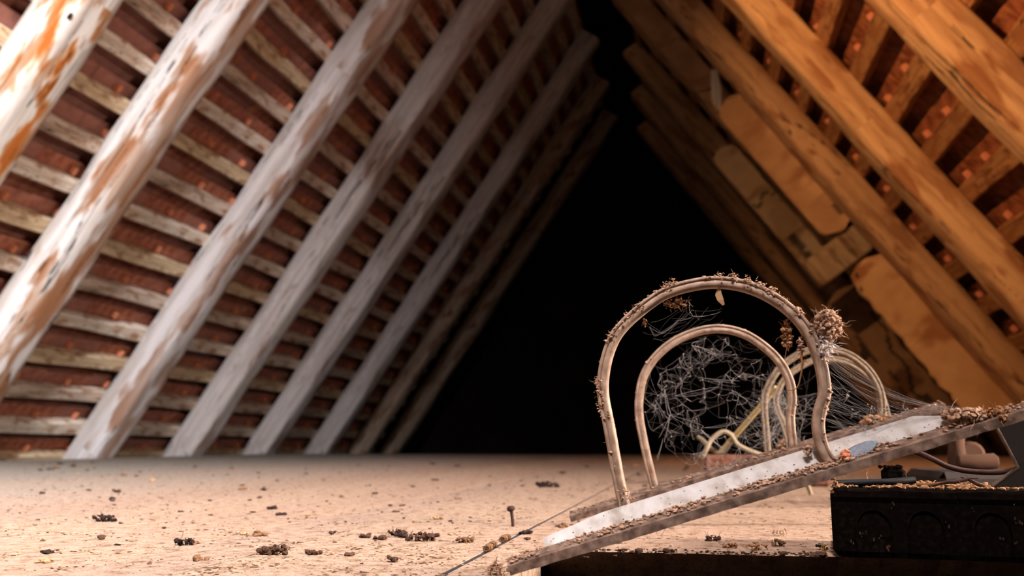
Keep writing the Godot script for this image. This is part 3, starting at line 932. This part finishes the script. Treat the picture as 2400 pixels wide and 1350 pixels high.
func build_clutter() -> void:
	# dark block with arched recesses, at the brink of the hatch
	var g := Geo.new()
	var lo := V(0.1000, 0.0, -0.870)
	var hi := V(0.3400, 0.0500, -0.7545)
	var bb_ := Basis(Vector3.UP, -0.16)
	var b := root_at("hollow_block", V(0.100, 0, -0.7545) - bb_ * V(0, 0, 0.0575), bb_)
	tag(b, "near-black hollow block on the edge of the floor, lower right corner", "block")
	var f := noise(77, 40.0, 3)
	var rings := []
	for k in 60:
		var t := k / 59.0
		var x := t * 0.24
		var c := 0.0025
		var e := f.get_noise_2d(x, 0.0) * 0.0012
		var e2 := f.get_noise_2d(x, 3.0) * 0.0012
		var s := 0.004 if k == 0 or k == 59 else 0.0
		rings.append(PackedVector3Array([V(x, s, -0.058 + s), V(x, 0.05 + e - s, -0.058 + s), V(x, 0.0505 + e2 - s, 0.0545 - s), V(x, 0.0485 + e2 - s, 0.0570 - s), V(x, 0.044, 0.0575 - s), V(x, 0.040, 0.0560 - s), V(x, 0.004, 0.0560 + e - s), V(x, s, 0.0545 - s)]))
	g.loft(rings, [], 1.0, true)
	put("body", g.mesh(M.near_black), b)
	var w := 0
	for cx in [0.030, 0.066, 0.110, 0.150]:
		var q := Geo.new()
		var arch := PackedVector3Array()
		var arch2 := PackedVector3Array()
		for e in 12:
			var a := PI * e / 11.0
			arch.append(V(cx + 0.0125 * cos(a), 0.018 + 0.017 * pow(sin(a), 0.8), 0.0568))
			arch2.append(V(cx + 0.0105 * cos(a), 0.018 + 0.0145 * pow(sin(a), 0.8), 0.0568))
		arch.append(V(cx - 0.0125, 0.004, 0.0568)); arch.insert(0, V(cx + 0.0125, 0.004, 0.0568))
		q.tube(arch, 0.0007, 6)
		piece("arch_rim", q.mesh(M.near_black), b, w)
		w += 1
	var fl := Geo.new()
	for k in 18:
		var px := rng.randf_range(0.004, 0.14)
		var py := rng.randf_range(0.004, 0.043)
		for e in 3: fl.lump(V(px + rng.randfn() * 0.001, py + rng.randfn() * 0.0015, 0.0565), rng.randf_range(0.0003, 0.0011), rng, V(0.8, 1.6, 0.35))
	for k in 12: fibre(fl, V(0.001, rng.randf_range(0.004, 0.048), rng.randf_range(0.03, 0.055)), V(-1, rng.randfn(), rng.randfn()), 0.004, 0.0003)
	put("dirt_flakes", fl.mesh(M.crumb[0]), b, Vector3(), Basis(), true)
	var dr := Geo.new()
	for k in 420:
		var px := rng.randf_range(0.003, 0.135)
		var pz := rng.randf_range(-0.05, 0.055)
		dr.lump(V(px, 0.0508 + rng.randf_range(0, 0.0012), pz), rng.randf_range(0.0005, 0.0022), rng, V(1.5, 0.8, 1))
		if k % 5 == 0: fibre(dr, V(px, 0.052, pz), V(rng.randfn(), rng.randfn() * 0.25, rng.randfn()), rng.randf_range(0.004, 0.014), 0.00035, 0.5)
	put("top_dirt", dr.mesh(M.dust_dark), b, Vector3(), Basis(), true)
	# strand of dirt hanging at the block's corner
	lint("dirt_strand", "brown crumbly strand of dirt hanging at the dark block's left corner", "dirt", V(0.1035, 0.0555, -0.757), V(0.003, 0.016, 0.003), 40, 8, 0.0013, M.dust_dark)
	# rubber hose, clod and bent rod on the block
	var t := Geo.new()
	t.tube(smooth_path([V(0.1083, 0.0532, -0.775), V(0.1333, 0.0540, -0.776), V(0.1500, 0.0546, -0.778), V(0.1680, 0.0560, -0.783)], 6), 0.0027, 10)
	tag(put("rubber_hose", t.mesh(M.rubber), self), "thin dark hose lying on top of the dark hollow block", "hose")
	var cl := Geo.new()
	cl.box(V(0.1480, 0.0510, -0.812), V(0.1650, 0.0650, -0.796), 0.003)
	for k in 30: cl.lump(V(rng.randf_range(0.147, 0.163), 0.0655, rng.randf_range(-0.81, -0.796)), rng.randf_range(0.0006, 0.002), rng)
	tag(put("charred_wood", cl.mesh(M.near_black), self), "small charred wood lump sitting behind the dark hose", "wood")
	var rd := Geo.new()
	rd.tube(smooth_path([V(0.1640, 0.0800, -0.780), V(0.1735, 0.0758, -0.777), V(0.1817, 0.0716, -0.775), V(0.1907, 0.0668, -0.775), V(0.2027, 0.0636, -0.775), V(0.2179, 0.0624, -0.775), V(0.2300, 0.0628, -0.775), V(0.2405, 0.0650, -0.776)], 6), 0.0021, 8)
	var rn := put("bent_rod", rd.mesh(M.rust), self)
	tag(rn, "dark bent rod sagging beneath the nearest rail at the right", "rod")
	# bent sheet at the right edge
	var sh := root_at("sheet_plate", V(0.2187, 0.0510, -0.765))
	tag(sh, "dark bent sheet metal plate holding up the rail at the right edge", "sheet metal")
	var pl := Geo.new()
	var pr := []
	for zz in [-0.0008, 0.0008]: pr.append(PackedVector3Array([V(0.0066, 0.0459, zz), V(0.0193, 0.0156, zz), V(0.0, 0.0013, zz), V(0.001, 0.0, zz), V(0.060, 0.0, zz), V(0.060, 0.066, zz)]))
	pl.loft(pr, [], 1.0, true)
	put("plate", pl.mesh(M.iron_dark), sh)
	var fo := Geo.new()
	fo.tube(PackedVector3Array([V(0.0066, 0.0459, 0.0), V(0.0130, 0.0307, 0.0), V(0.0193, 0.0156, 0.0), V(0.0097, 0.0085, 0.0), V(0.0, 0.0013, 0.0)]), 0.0015, 6)
	put("folded_edge", fo.mesh(M.iron), sh)
	# litter on the block, between hose and rod
	var names := ["curled bark flake in the litter under the bent rod", "long splinter lying across the litter under the bent rod", "small stick leaning in the litter left of the bent sheet"]
	var at := [V(0.178, 0.0530, -0.772), V(0.196, 0.0560, -0.768), V(0.212, 0.0530, -0.768)]
	for k in 3:
		var s := Geo.new()
		var d := [V(1, 0.1, 0.2), V(1, 0.16, -0.1), V(0.8, -0.35, 0.1)][k] as Vector3
		var path := PackedVector3Array()
		for e in 6: path.append(d.normalized() * (e - 2.5) * 0.006 + V(0, 0.0006 * sin(e * 2.0), 0))
		s.tube(path, [0.0006, 0.0014, 0.0017, 0.0015, 0.0012, 0.0004], 5, 0.6)
		tag(put("wood_splinter", s.mesh([M.crumb[2], M.rust, M.crumb[0]][k]), self, at[k]), names[k], "splinter")
	# brick behind
	var br := Geo.new()
	br.box(V(0.0, 0.0, -0.10), V(0.24, 0.0605, 0.0), 0.006)
	tag(put("brick", br.mesh(M.brick), self, V(0.0150, 0, -1.90)), "reddish blurred brick on the floor behind the hoops, under the curled wire", "brick")
	var bb := Geo.new()
	bb.box(V(0.0, 0.0, -0.20), V(0.26, 0.048, 0.0), 0.008)
	tag(put("timber_offcut", bb.mesh(M.iron_dark), self, V(0.30, 0, -1.26)), "dark blurred timber offcut under the tan clay pieces at the right", "timber")
	var cup := Geo.new()
	cup.tube(PackedVector3Array([V(0, 0, 0), V(0, 0.004, 0), V(0, 0.030, 0), V(0, 0.060, 0), V(0, 0.064, 0)]), [0.008, 0.013, 0.011, 0.013, 0.009], 12)
	tag(put("clay_plug", cup.mesh(M.crumb[0]), self, V(0.3453, 0.0485, -1.35)), "upright tan clay plug blurred behind the bent rod, left of the round disc", "clay piece")
	var dc := Geo.new()
	dc.tube(PackedVector3Array([V(0, 0, -0.010), V(0, 0, -0.008), V(0, 0, 0.006), V(0, 0, 0.008)]), [0.016, 0.019, 0.019, 0.015], 16)
	tag(put("clay_disc", dc.mesh(M.crumb[0]), self, V(0.3892, 0.0675, -1.45)), "round tan clay disc standing on edge behind the bent rod", "clay piece")
	var rl := Geo.new()
	rl.tube(PackedVector3Array([V(-0.024, 0, 0), V(-0.022, 0, 0), V(0.0, -0.001, 0), V(0.022, 0.002, 0), V(0.025, 0.002, 0)]), [0.006, 0.010, 0.011, 0.010, 0.006], 12)
	tag(put("clay_roll", rl.mesh(M.crumb[0]), self, V(0.3562, 0.0595, -1.30)), "tan clay roll lying in front of the round disc behind the bent rod", "clay piece")
	# on the floor strip between rail and block
	var seeds := [[V(0.012, 0, -0.846), "small dark husk on the floor strip below the nearest rail, leftmost there"], [V(0.025, 0, -0.792), "flat husk near the floor's frayed front rim, left of the seed heap"], [V(0.044, 0, -0.780), "seed heap with two pale stalks by the floor's frayed front rim"], [V(0.064, 0, -0.815), "brown husk right of the seed heap"], [V(0.075, 0, -0.908), "lump of grey-brown grit on the floor strip behind the seed heap"]]
	for k in 5:
		var z: Vector3 = seeds[k][0]
		lint("floor_husk", seeds[k][1], "husk", z + V(0, 0.002, 0), [V(0.009, 0.004, 0.006), V(0.010, 0.003, 0.005), V(0.014, 0.006, 0.008), V(0.009, 0.005, 0.006), V(0.013, 0.008, 0.010)][k], 26, 10, 0.0015, [M.crumb[0], M.dust_dark, M.dust_dark, M.crumb[2], M.dust][k])
	var wa := root_at("wasp", V(0.097, 0.0026, -0.790), Basis(Vector3.UP, 0.5))
	tag(wa, "dead wasp with yellow and black striped abdomen at the dark block's foot", "wasp")
	var wb := Geo.new()
	wb.tube(PackedVector3Array([V(0, -0.001, 0.007), V(0, -0.0006, 0.006), V(0, 0.0002, 0.003), V(0, 0.0006, 0.0005), V(0, 0.0002, -0.0012), V(0, 0.0006, -0.0022), V(0, 0.001, -0.0042), V(0, 0.0006, -0.0060), V(0, 0.0006, -0.0066), V(0, 0.0004, -0.0080), V(0, 0.0002, -0.0088)]), [0.0002, 0.0010, 0.0021, 0.0019, 0.0005, 0.0013, 0.0018, 0.0010, 0.0007, 0.0013, 0.0005], 10)
	put("body", wb.mesh(M.rubber), wa)
	for k in 3:
		var st := Geo.new()
		st.tube(PackedVector3Array([V(0, 0.0004 - 0.0003 * k, 0.0012 + 0.0017 * k), V(0, 0.0003 - 0.0003 * k, 0.0020 + 0.0017 * k)]), [[0.00207, 0.00217], [0.00217, 0.0019], [0.0017, 0.0013]][k], 10)
		put("stripe", st.mesh(M.wasp), wa).set_meta("label", "yellow stripe")
	var wd := Geo.new()
	wd.box(V(0.0004, 0.0016, -0.004), V(0.0022, 0.0018, 0.004), 0.0001)
	wd.box(V(-0.0022, 0.0016, -0.004), V(-0.0004, 0.0018, 0.004), 0.0001)
	put("wings", wd.mesh(M.wire), wa)
	# rod and wire
	var y := Geo.new()
	y.tube(PackedVector3Array([V(0.0395, 0.0670, -1.600), V(0.0775, 0.1112, -1.560), V(0.1101, 0.1493, -1.520), V(0.1280, 0.1700, -1.500)]), 0.0042, 10)
	tag(put("cane", y.mesh(M.yellow), self), "straight yellowish cane leaning up to the farthest rack", "cane")
	var wr := Geo.new()
	wr.tube(smooth_path([V(0.0098, 0.0605, -1.90), V(0.0105, 0.0600, -1.60), V(0.0146, 0.0691, -1.560), V(0.0263, 0.0898, -1.560), V(0.0431, 0.1022, -1.560), V(0.0566, 0.0981, -1.560), V(0.0681, 0.0816, -1.560), V(0.0893, 0.0706, -1.560), V(0.1144, 0.0625, -1.560), V(0.1473, 0.0572, -1.560), V(0.17, 0.03, -1.57), V(0.18, 0.003, -1.58)], 6), 0.0036, 8)
	wr.tube(smooth_path([V(0.0050, 0.0940, -1.590), V(0.0140, 0.0871, -1.580), V(0.0220, 0.0773, -1.580), V(0.0341, 0.0690, -1.580), V(0.0459, 0.0704, -1.575), V(0.0590, 0.0900, -1.565)], 6), 0.0034, 8)
	tag(put("curled_wire", wr.mesh(M.wire), self), "blurred grey wire curled into a loop over the brick", "wire")
	# dust and flakes caught on the nearest hoop
	lint("dust_nest", "large pinkish ball of dust and fibres stuck to the right shoulder of the nearest hoop", "dust clump", V(0.0900, 0.1625, -0.643), V(0.0125, 0.0150, 0.012), 420, 120, 0.0014, M.dust)
	lint("dust_web_clump", "grey netted dust clump just under the pinkish ball on the nearest hoop", "dust clump", V(0.0868, 0.1490, -0.642), V(0.0085, 0.0130, 0.009), 60, 150, 0.0012, M.web_lint)
	lint("dust_tuft", "small dust tuft on the hoop's upper right, above the pinkish ball", "dust clump", V(0.0705, 0.1712, -0.643), V(0.0050, 0.0060, 0.006), 30, 20, 0.0013, M.dust)
	lint("dust_rag", "ochre crumbly rag of dust hanging inside the nearest hoop's right side", "dust clump", V(0.0635, 0.1570, -0.646), V(0.0048, 0.0150, 0.004), 70, 24, 0.0015, M.dust_dark)
	lint("dust_tag", "tan dust tag hanging left of the nearest hoop's right leg", "dust clump", V(0.0722, 0.1500, -0.644), V(0.0040, 0.0080, 0.004), 36, 22, 0.0012, M.dust)
	lint("dust_squiggle", "brown ragged dust fringe hanging under the nearest hoop's upper left", "dust clump", V(-0.0105, 0.1812, -0.646), V(0.0130, 0.0050, 0.004), 46, 30, 0.0011, M.dust_dark)
	lint("dust_bead", "tiny brown dust bead dangling inside the nearest hoop's left shoulder", "dust clump", V(-0.0325, 0.1680, -0.646), V(0.0020, 0.0045, 0.002), 14, 8, 0.0009, M.dust_dark)
	var st := Geo.new()
	st.tube(smooth_path([V(0.0722, 0.1460, -0.643), V(0.0718, 0.1422, -0.643), V(0.0720, 0.1351, -0.643), V(0.0705, 0.1279, -0.643), V(0.0686, 0.1222, -0.643), V(0.0650, 0.1196, -0.643), V(0.0615, 0.1200, -0.643)], 5), [0.0011, 0.001, 0.001, 0.0009, 0.0008, 0.0009, 0.0008, 0.0008, 0.0008, 0.0008, 0.0007, 0.0007, 0.0007, 0.0007, 0.0007, 0.0006, 0.0006, 0.0006, 0.0006, 0.0006, 0.0005, 0.0005, 0.0005, 0.0004, 0.0004, 0.0004, 0.0003, 0.0003, 0.0003, 0.0003, 0.0003], 5)
	for k in 24: fibre(st, V(0.0720 + rng.randfn() * 0.001, 0.140 + rng.randfn() * 0.003, -0.643), V(rng.randfn(), rng.randfn(), rng.randfn()), 0.004, 0.0002)
	tag(put("dust_strand", st.mesh(M.dust_dark), self), "long yellowish dusty strand dangling beside the nearest hoop's right leg", "dust clump")
	var lf := Geo.new()
	lf.loft([PackedVector3Array([V(0.000, 0.005, 0), V(0.0012, 0.005, 0.0004), V(0.0008, 0.005, -0.0004)]), PackedVector3Array([V(-0.0024, -0.001, 0), V(0.0020, 0.000, 0.0011), V(0.0006, -0.001, -0.0005)]), PackedVector3Array([V(-0.0010, -0.005, 0.0005), V(0.0032, -0.004, 0.0010), V(0.0012, -0.005, -0.0005)]), PackedVector3Array([V(0.0024, -0.0085, 0.0002), V(0.0038, -0.0078, 0.0006), V(0.0030, -0.0080, -0.0002)])], [], 1.0, true)
	tag(put("bark_flake", lf.mesh(M.crumb[3]), self, V(0.0190, 0.1866, -0.6425)), "thin tan bark flake hanging under the top of the nearest hoop", "flake")
	# on the nearest rail
	lint("dust_mound", "tan mound of dust and fibres round the nearest hoop's left foot", "dust clump", V(-0.0390, 0.0310, -0.632), V(0.0260, 0.0040, 0.008), 120, 60, 0.0017, M.dust)
	lint("dead_insect", "small curled brown husk lying on the nearest rail, right of the hoop's left foot", "husk", V(0.0046, 0.0478, -0.634), V(0.0075, 0.0036, 0.004), 26, 8, 0.0018, M.crumb[2])
	lint("rust_flake", "upright orange-brown flake on the rail beside the bluish hoop foot", "flake", V(0.0950, 0.0755, -0.634), V(0.0030, 0.0070, 0.003), 26, 6, 0.0019, M.nib)
	lint("dust_ball", "small grey webbed ball at the rail's back edge, left of the hoop's right leg", "dust clump", V(0.0725, 0.0800, -0.640), V(0.0040, 0.0060, 0.004), 20, 34, 0.0011, M.dust)
	lint("dust_heap", "grey-brown heap where the pale back face of the nearest rail ends", "dust clump", V(0.1725, 0.1020, -0.648), V(0.0200, 0.0070, 0.010), 90, 60, 0.0022, M.dust)
	lint("dust_heap", "smaller brown heap farther right on the nearest rail", "dust clump", V(0.1915, 0.1035, -0.648), V(0.0110, 0.0060, 0.008), 60, 30, 0.0019, M.dust_dark)
	lint("fibre_tuft", "frayed tuft of tan fibres at the low left tip of the nearest rail", "dust clump", V(-0.1300, 0.0030, -0.607), V(0.0090, 0.0060, 0.008), 30, 70, 0.0014, M.dust, "", 0.0005)
	lint("dust_heap", "arched brown clump on the second rail, under the cobweb sheet", "dust clump", V(0.1790, 0.1060, -0.980), V(0.0240, 0.0090, 0.010), 70, 30, 0.0032, M.dust_dark)
	lint("dust_tuft", "pale dust tuft on the second rail in front of the farthest rack's left legs", "dust clump", V(0.0860, 0.0790, -0.985), V(0.0060, 0.0150, 0.006), 40, 30, 0.0022, M.dust)
	# nail
	var n := root_at("nail", V(-0.1874, 0, -0.950))
	tag(n, "short dark nail standing up out of the floorboard beside the long seam", "nail")
	var sk := Geo.new()
	sk.tube(PackedVector3Array([V(0.0012, -0.004, 0), V(0.0008, 0.004, 0), V(0.0002, 0.010, 0), V(-0.0008, 0.0165, 0)]), [0.0016, 0.0017, 0.0017, 0.0018], 8)
	put("shank", sk.mesh(M.rust), n)
	var hd := Geo.new()
	hd.tube(PackedVector3Array([V(-0.0006, 0.0150, 0), V(-0.0009, 0.0166, 0), V(-0.0013, 0.0190, 0.0005), V(-0.0014, 0.0205, 0.0006)]), [0.0020, 0.0043, 0.0041, 0.0026], 9)
	put("head", hd.mesh(M.rust), n)
	# curled husks in the seam
	var hk := [[V(-0.1640, 0.0022, -0.733), 3, "largest curled ringed husk lying in the floor seam nearest the rail tip"], [V(-0.1665, 0.0020, -0.806), 4, "row of dark ringed husks in the floor seam, beyond the largest husk"], [V(-0.1670, 0.0015, -0.765), 2, "small pale husk in the floor seam between the two ringed husks"]]
	for q in hk:
		var h := Geo.new()
		for k in int(q[1]) * 2:
			var c := V(0.001 * sin(k * 1.1), 0.0, -0.0028 * k + 0.005)
			var pth := PackedVector3Array()
			for e in 9: pth.append(c + V(0.0024 * cos(TAU * e / 8), 0.0022 * sin(TAU * e / 8) + 0.0004, 0.0005 * e / 8))
			h.tube(pth, 0.0009, 5)
		tag(put("seam_husk", h.mesh(M.crumb[2]), self, q[0]), q[2], "husk")

func web_material_thread(g: Geo, a: Vector3, b: Vector3, r: float, sag: float, bend := 0.06) -> void:
	var p := PackedVector3Array()
	var l := a.distance_to(b)
	var off := Vector3(rng.randfn(), rng.randfn(), rng.randfn()) * bend * l
	for k in 6:
		var t := k / 5.0
		p.append(a.lerp(b, t) + off * 4.0 * t * (1.0 - t) * 0.5 + Vector3(0, -sag * l * 4.0 * t * (1.0 - t), 0))
	g.tube(p, r, 3)

func build_webs() -> void:
	# tangle inside the second hoop
	var g := Geo.new()
	var nodes := []
	while nodes.size() < 420:
		var a := rng.randf() * TAU
		var q := V(0.022 + 0.073 * sqrt(rng.randf()) * cos(a), 0.124 + 0.070 * sqrt(rng.randf()) * sin(a), -0.985 + rng.randfn() * 0.022)
		if q.y > 0.070 or q.x < 0.05: nodes.append(q)
	for k in 28:
		var a := PI * (-0.15 + 1.3 * k / 27.0)
		nodes.append(V(0.021 + 0.073 * cos(a), 0.128 + 0.068 * sin(a), -0.985))
	var dense := noise(907, 26.0, 2)
	for k in nodes.size():
		var near := range(nodes.size())
		near.sort_custom(func(x, y): return nodes[k].distance_squared_to(nodes[x]) < nodes[k].distance_squared_to(nodes[y]))
		for e in [1, 2, 4, 7]:
			if rng.randf() < 0.72:
				var thick: bool = dense.get_noise_2d(nodes[k].x, nodes[k].y) > 0.18 and e < 3
				web_material_thread(g, nodes[k], nodes[near[e]], rng.randf_range(0.00008, 0.00019) if thick else rng.randf_range(0.00003, 0.00009), 0.02, 0.16)
		if rng.randf() < 0.22: g.lump(nodes[k], rng.randf_range(0.0003, 0.0008), rng, V(1.6, 1, 1))
	for q in [[V(-0.0300, 0.1400, -0.975), V(-0.0250, 0.1130, -0.975)], [V(-0.0250, 0.1130, -0.975), V(-0.0330, 0.0890, -0.975)], [V(-0.0330, 0.0890, -0.975), V(-0.0420, 0.0690, -0.975)], [V(-0.0250, 0.1130, -0.975), V(0.0060, 0.0980, -0.975)], [V(0.0060, 0.0980, -0.975), V(0.0300, 0.0780, -0.975)], [V(-0.0400, 0.1290, -0.98), V(-0.0270, 0.1070, -0.975)],
		[V(-0.0200, 0.1330, -0.98), V(0.0250, 0.1420, -0.98)], [V(0.0050, 0.1520, -0.98), V(0.0450, 0.1440, -0.98)], [V(0.0100, 0.1000, -0.98), V(0.0450, 0.1060, -0.98)]]:
		for e in 3: web_material_thread(g, q[0], (q[1] as Vector3) + Vector3(rng.randfn(), rng.randfn(), rng.randfn()) * 0.002, rng.randf_range(0.00005, 0.00024), 0.02, 0.07)
	var o := put("cobweb", g.mesh(M.web), self)
	tag(o, "dense tangled cobweb filling the second hoop", "cobweb", "", "stuff")
	# sheet between the nearest hoop's right leg and the rail
	var s := Geo.new()
	for k in 80:
		var t := rng.randf()
		var a := V(0.0850, 0.0860, -0.645).lerp(V(0.0880, 0.1440, -0.645), pow(t, 0.8)) + Vector3(rng.randfn(), rng.randfn(), rng.randfn()) * 0.0012
		var u := rng.randf()
		var b := V(0.100, 0.088, -0.652).lerp(V(0.176, 0.1075, -0.662), u) + Vector3(rng.randfn() * 0.002, rng.randfn() * 0.0012, rng.randfn() * 0.006)
		if u < t * 0.5: continue
		web_material_thread(s, a, b, rng.randf_range(0.00002, 0.00006), 0.07, 0.05)
	for k in 8: web_material_thread(s, V(0.0870, 0.1430, -0.645) + Vector3(rng.randfn(), rng.randfn(), 0) * 0.002, V(0.1770, 0.1075, -0.66) + Vector3(rng.randfn() * 0.006, rng.randfn() * 0.002, rng.randfn() * 0.006), rng.randf_range(0.00003, 0.00008), 0.10, 0.03)
	for q in [V(0.1020, 0.1165, -0.650), V(0.1160, 0.1080, -0.652), V(0.1100, 0.0960, -0.652), V(0.1175, 0.1000, -0.652), V(0.1260, 0.1075, -0.655), V(0.1040, 0.1040, -0.650), V(0.1380, 0.1060, -0.655)]:
		for e in 5: s.lump(q + Vector3(rng.randfn(), rng.randfn(), rng.randfn()) * 0.0012, rng.randf_range(0.0003, 0.0008), rng)
		for e in 5: fibre(s, q, Vector3(rng.randfn(), rng.randfn(), rng.randfn()), rng.randf_range(0.004, 0.009), 0.00016, 0.7)
	tag(put("cobweb", s.mesh(M.web), self), "thin cobweb sheet stretched from the nearest hoop's right leg to the rail", "cobweb", "", "stuff")
	# loose threads under the top of the nearest hoop
	var w := Geo.new()
	var pts := [V(-0.0010, 0.1822, -0.645), V(-0.0012, 0.1760, -0.645), V(0.0012, 0.1715, -0.645), V(-0.0090, 0.1690, -0.645), V(-0.0210, 0.1600, -0.645), V(-0.0260, 0.1585, -0.646), V(0.0130, 0.1722, -0.645), V(0.0210, 0.1748, -0.646), V(-0.0290, 0.1650, -0.645)]
	for q in [[0, 1], [1, 2], [2, 3], [3, 4], [4, 5], [2, 6], [6, 7], [5, 8], [3, 5], [4, 8]]:
		for e in 2: web_material_thread(w, pts[q[0]], pts[q[1]], rng.randf_range(0.00006, 0.00016), 0.05, 0.05)
	for k in 26: web_material_thread(w, pts[rng.randi() % 9] + Vector3(rng.randfn(), rng.randfn(), rng.randfn()) * 0.003, pts[rng.randi() % 9] + Vector3(rng.randfn(), rng.randfn(), rng.randfn()) * 0.003, 0.00004, 0.08, 0.10)
	tag(put("cobweb", w.mesh(M.web), self), "few loose cobweb threads under the top of the nearest hoop", "cobweb", "", "stuff")
	# veil round the farthest rack's legs
	var v := Geo.new()
	for k in 150:
		var a := V(rng.randf_range(0.085, 0.135), rng.randf_range(0.075, 0.150), -1.20 + rng.randfn() * 0.05)
		web_material_thread(v, a, a + V(rng.randfn() * 0.03, rng.randfn() * 0.03, rng.randfn() * 0.02), rng.randf_range(0.00006, 0.0002), 0.03, 0.15)
	tag(put("cobweb", v.mesh(M.web), self), "blurred cobweb veil round the left legs of the farthest rack", "cobweb", "", "stuff")

func build_debris() -> void:
	# big pieces that can be told apart
	var big := [[V(-0.282, 0.004, -1.783), 0.010, 1, "dark clod on the floor far back, left of the hoops"], [V(-0.321, 0.003, -0.680), 0.006, 0, "broad crumbly dark heap on the near floor, left of the dark clump by the seam"], [V(-0.239, 0.003, -0.797), 0.006, 0, "dark crumbly clump on the near floor, left of the seam husks"],
		[V(-0.197, 0.002, -0.791), 0.004, 2, "flat tan scrap on the floor between the dark clump and the seam"], [V(-0.274, 0.003, -0.839), 0.004, 0, "small dark clump behind the dark crumbly clump"], [V(-0.424, 0.003, -0.726), 0.004, 1, "black crumb beside the left floor crack"], [V(-0.636, 0.003, -0.925), 0.006, 1, "long low dark heap on the floor at the left"]]
	for q in big:
		var r: float = q[1]
		lint("dirt_clump", q[3], "dirt", q[0], V(r * 3.2, r * 0.9, r * 1.4), 44, 16, r * 0.36, M.crumb[q[2]], "", r * 0.05)
	var protos := []
	for k in 8:
		var g := Geo.new()
		for e in 7: g.lump(Vector3(rng.randfn() * 0.8, absf(rng.randfn()) * 0.25 + 0.2, rng.randfn() * 0.45) * 0.0022, 0.0013 * rng.randf_range(0.6, 1.3), rng, V(1.4, 0.8, 1))
		protos.append(g.mesh(M.crumb[[0, 1, 0, 2, 1, 0, 2, 3][k]]))
	for k in 260:
		var z := -0.60 * pow(6.0, rng.randf())
		var x := lerpf(-0.80, 0.02, rng.randf()) * -z
		if x > -0.05 and z > -1.1: x -= 0.25
		var s := (0.40 + 1.7 * pow(rng.randf(), 2.4)) * (0.8 + 0.3 * -z)
		var o := put("floor_crumb", protos[rng.randi() % 8], self, V(x, 0.0, z), Basis(Vector3.UP, rng.randf() * TAU).scaled(Vector3.ONE * s))
		tag(o, "crumb of dark dirt scattered on the dusty floorboards", "dirt", "crumbs on the floorboards")
	# dirt along the frayed rim of the hatch
	var rim := Geo.new()
	for k in 260:
		var x := rng.randf_range(-0.11, 0.10)
		rim.lump(V(x, rng.randf_range(-0.002, 0.0012), HATCH.position.y - 0.004 + rng.randfn() * 0.003), rng.randf_range(0.0004, 0.0018) * (1.6 if noise(5, 40.0, 2).get_noise_2d(x, 0) > 0.25 else 0.8), rng, V(1.4, 0.8, 1))
	tag(put("rim_dirt", rim.mesh(M.crumb[0]), self), "fringe of dark dirt along the frayed front rim of the floor", "dirt", "", "stuff")
	# fine grit nobody could count
	var spk := Geo.new()
	spk.lump(Vector3(), 0.001, rng, V(1.4, 0.6, 1))
	var drift := noise(613, 9.0, 3)
	for c in 3:
		var mm := MultiMesh.new()
		mm.transform_format = MultiMesh.TRANSFORM_3D
		mm.mesh = spk.mesh(M.crumb[[0, 2, 3][c]])
		mm.instance_count = [3600, 4200, 1600][c]
		for k in mm.instance_count:
			var z := -0.56 * pow(9.0, rng.randf())
			var x := lerpf(-0.82, 0.16, rng.randf()) * -z
			if x > HATCH.position.x - 0.01 and z > HATCH.position.y - 0.01: x = -0.15 - rng.randf() * 0.2
			var s := rng.randf_range(0.25, 0.95) * (0.7 + 0.35 * -z) * clampf(0.75 + 1.6 * drift.get_noise_2d(x, z), 0.15, 1.5)
			mm.set_instance_transform(k, Transform3D(Basis(Vector3.UP, rng.randf() * TAU).scaled(Vector3(s * rng.randf_range(0.8, 2.4), s * 0.7, s)), V(x, 0.0003, z)))
		var o := MultiMeshInstance3D.new()
		o.multimesh = mm
		o.name = numbered("floor_grit")
		add_child(o, true)
		tag(o, ["dark fine grit strewn over the floorboards", "brown fine grit strewn over the floorboards", "pale fine grit strewn over the floorboards"][c], "grit", "", "stuff")
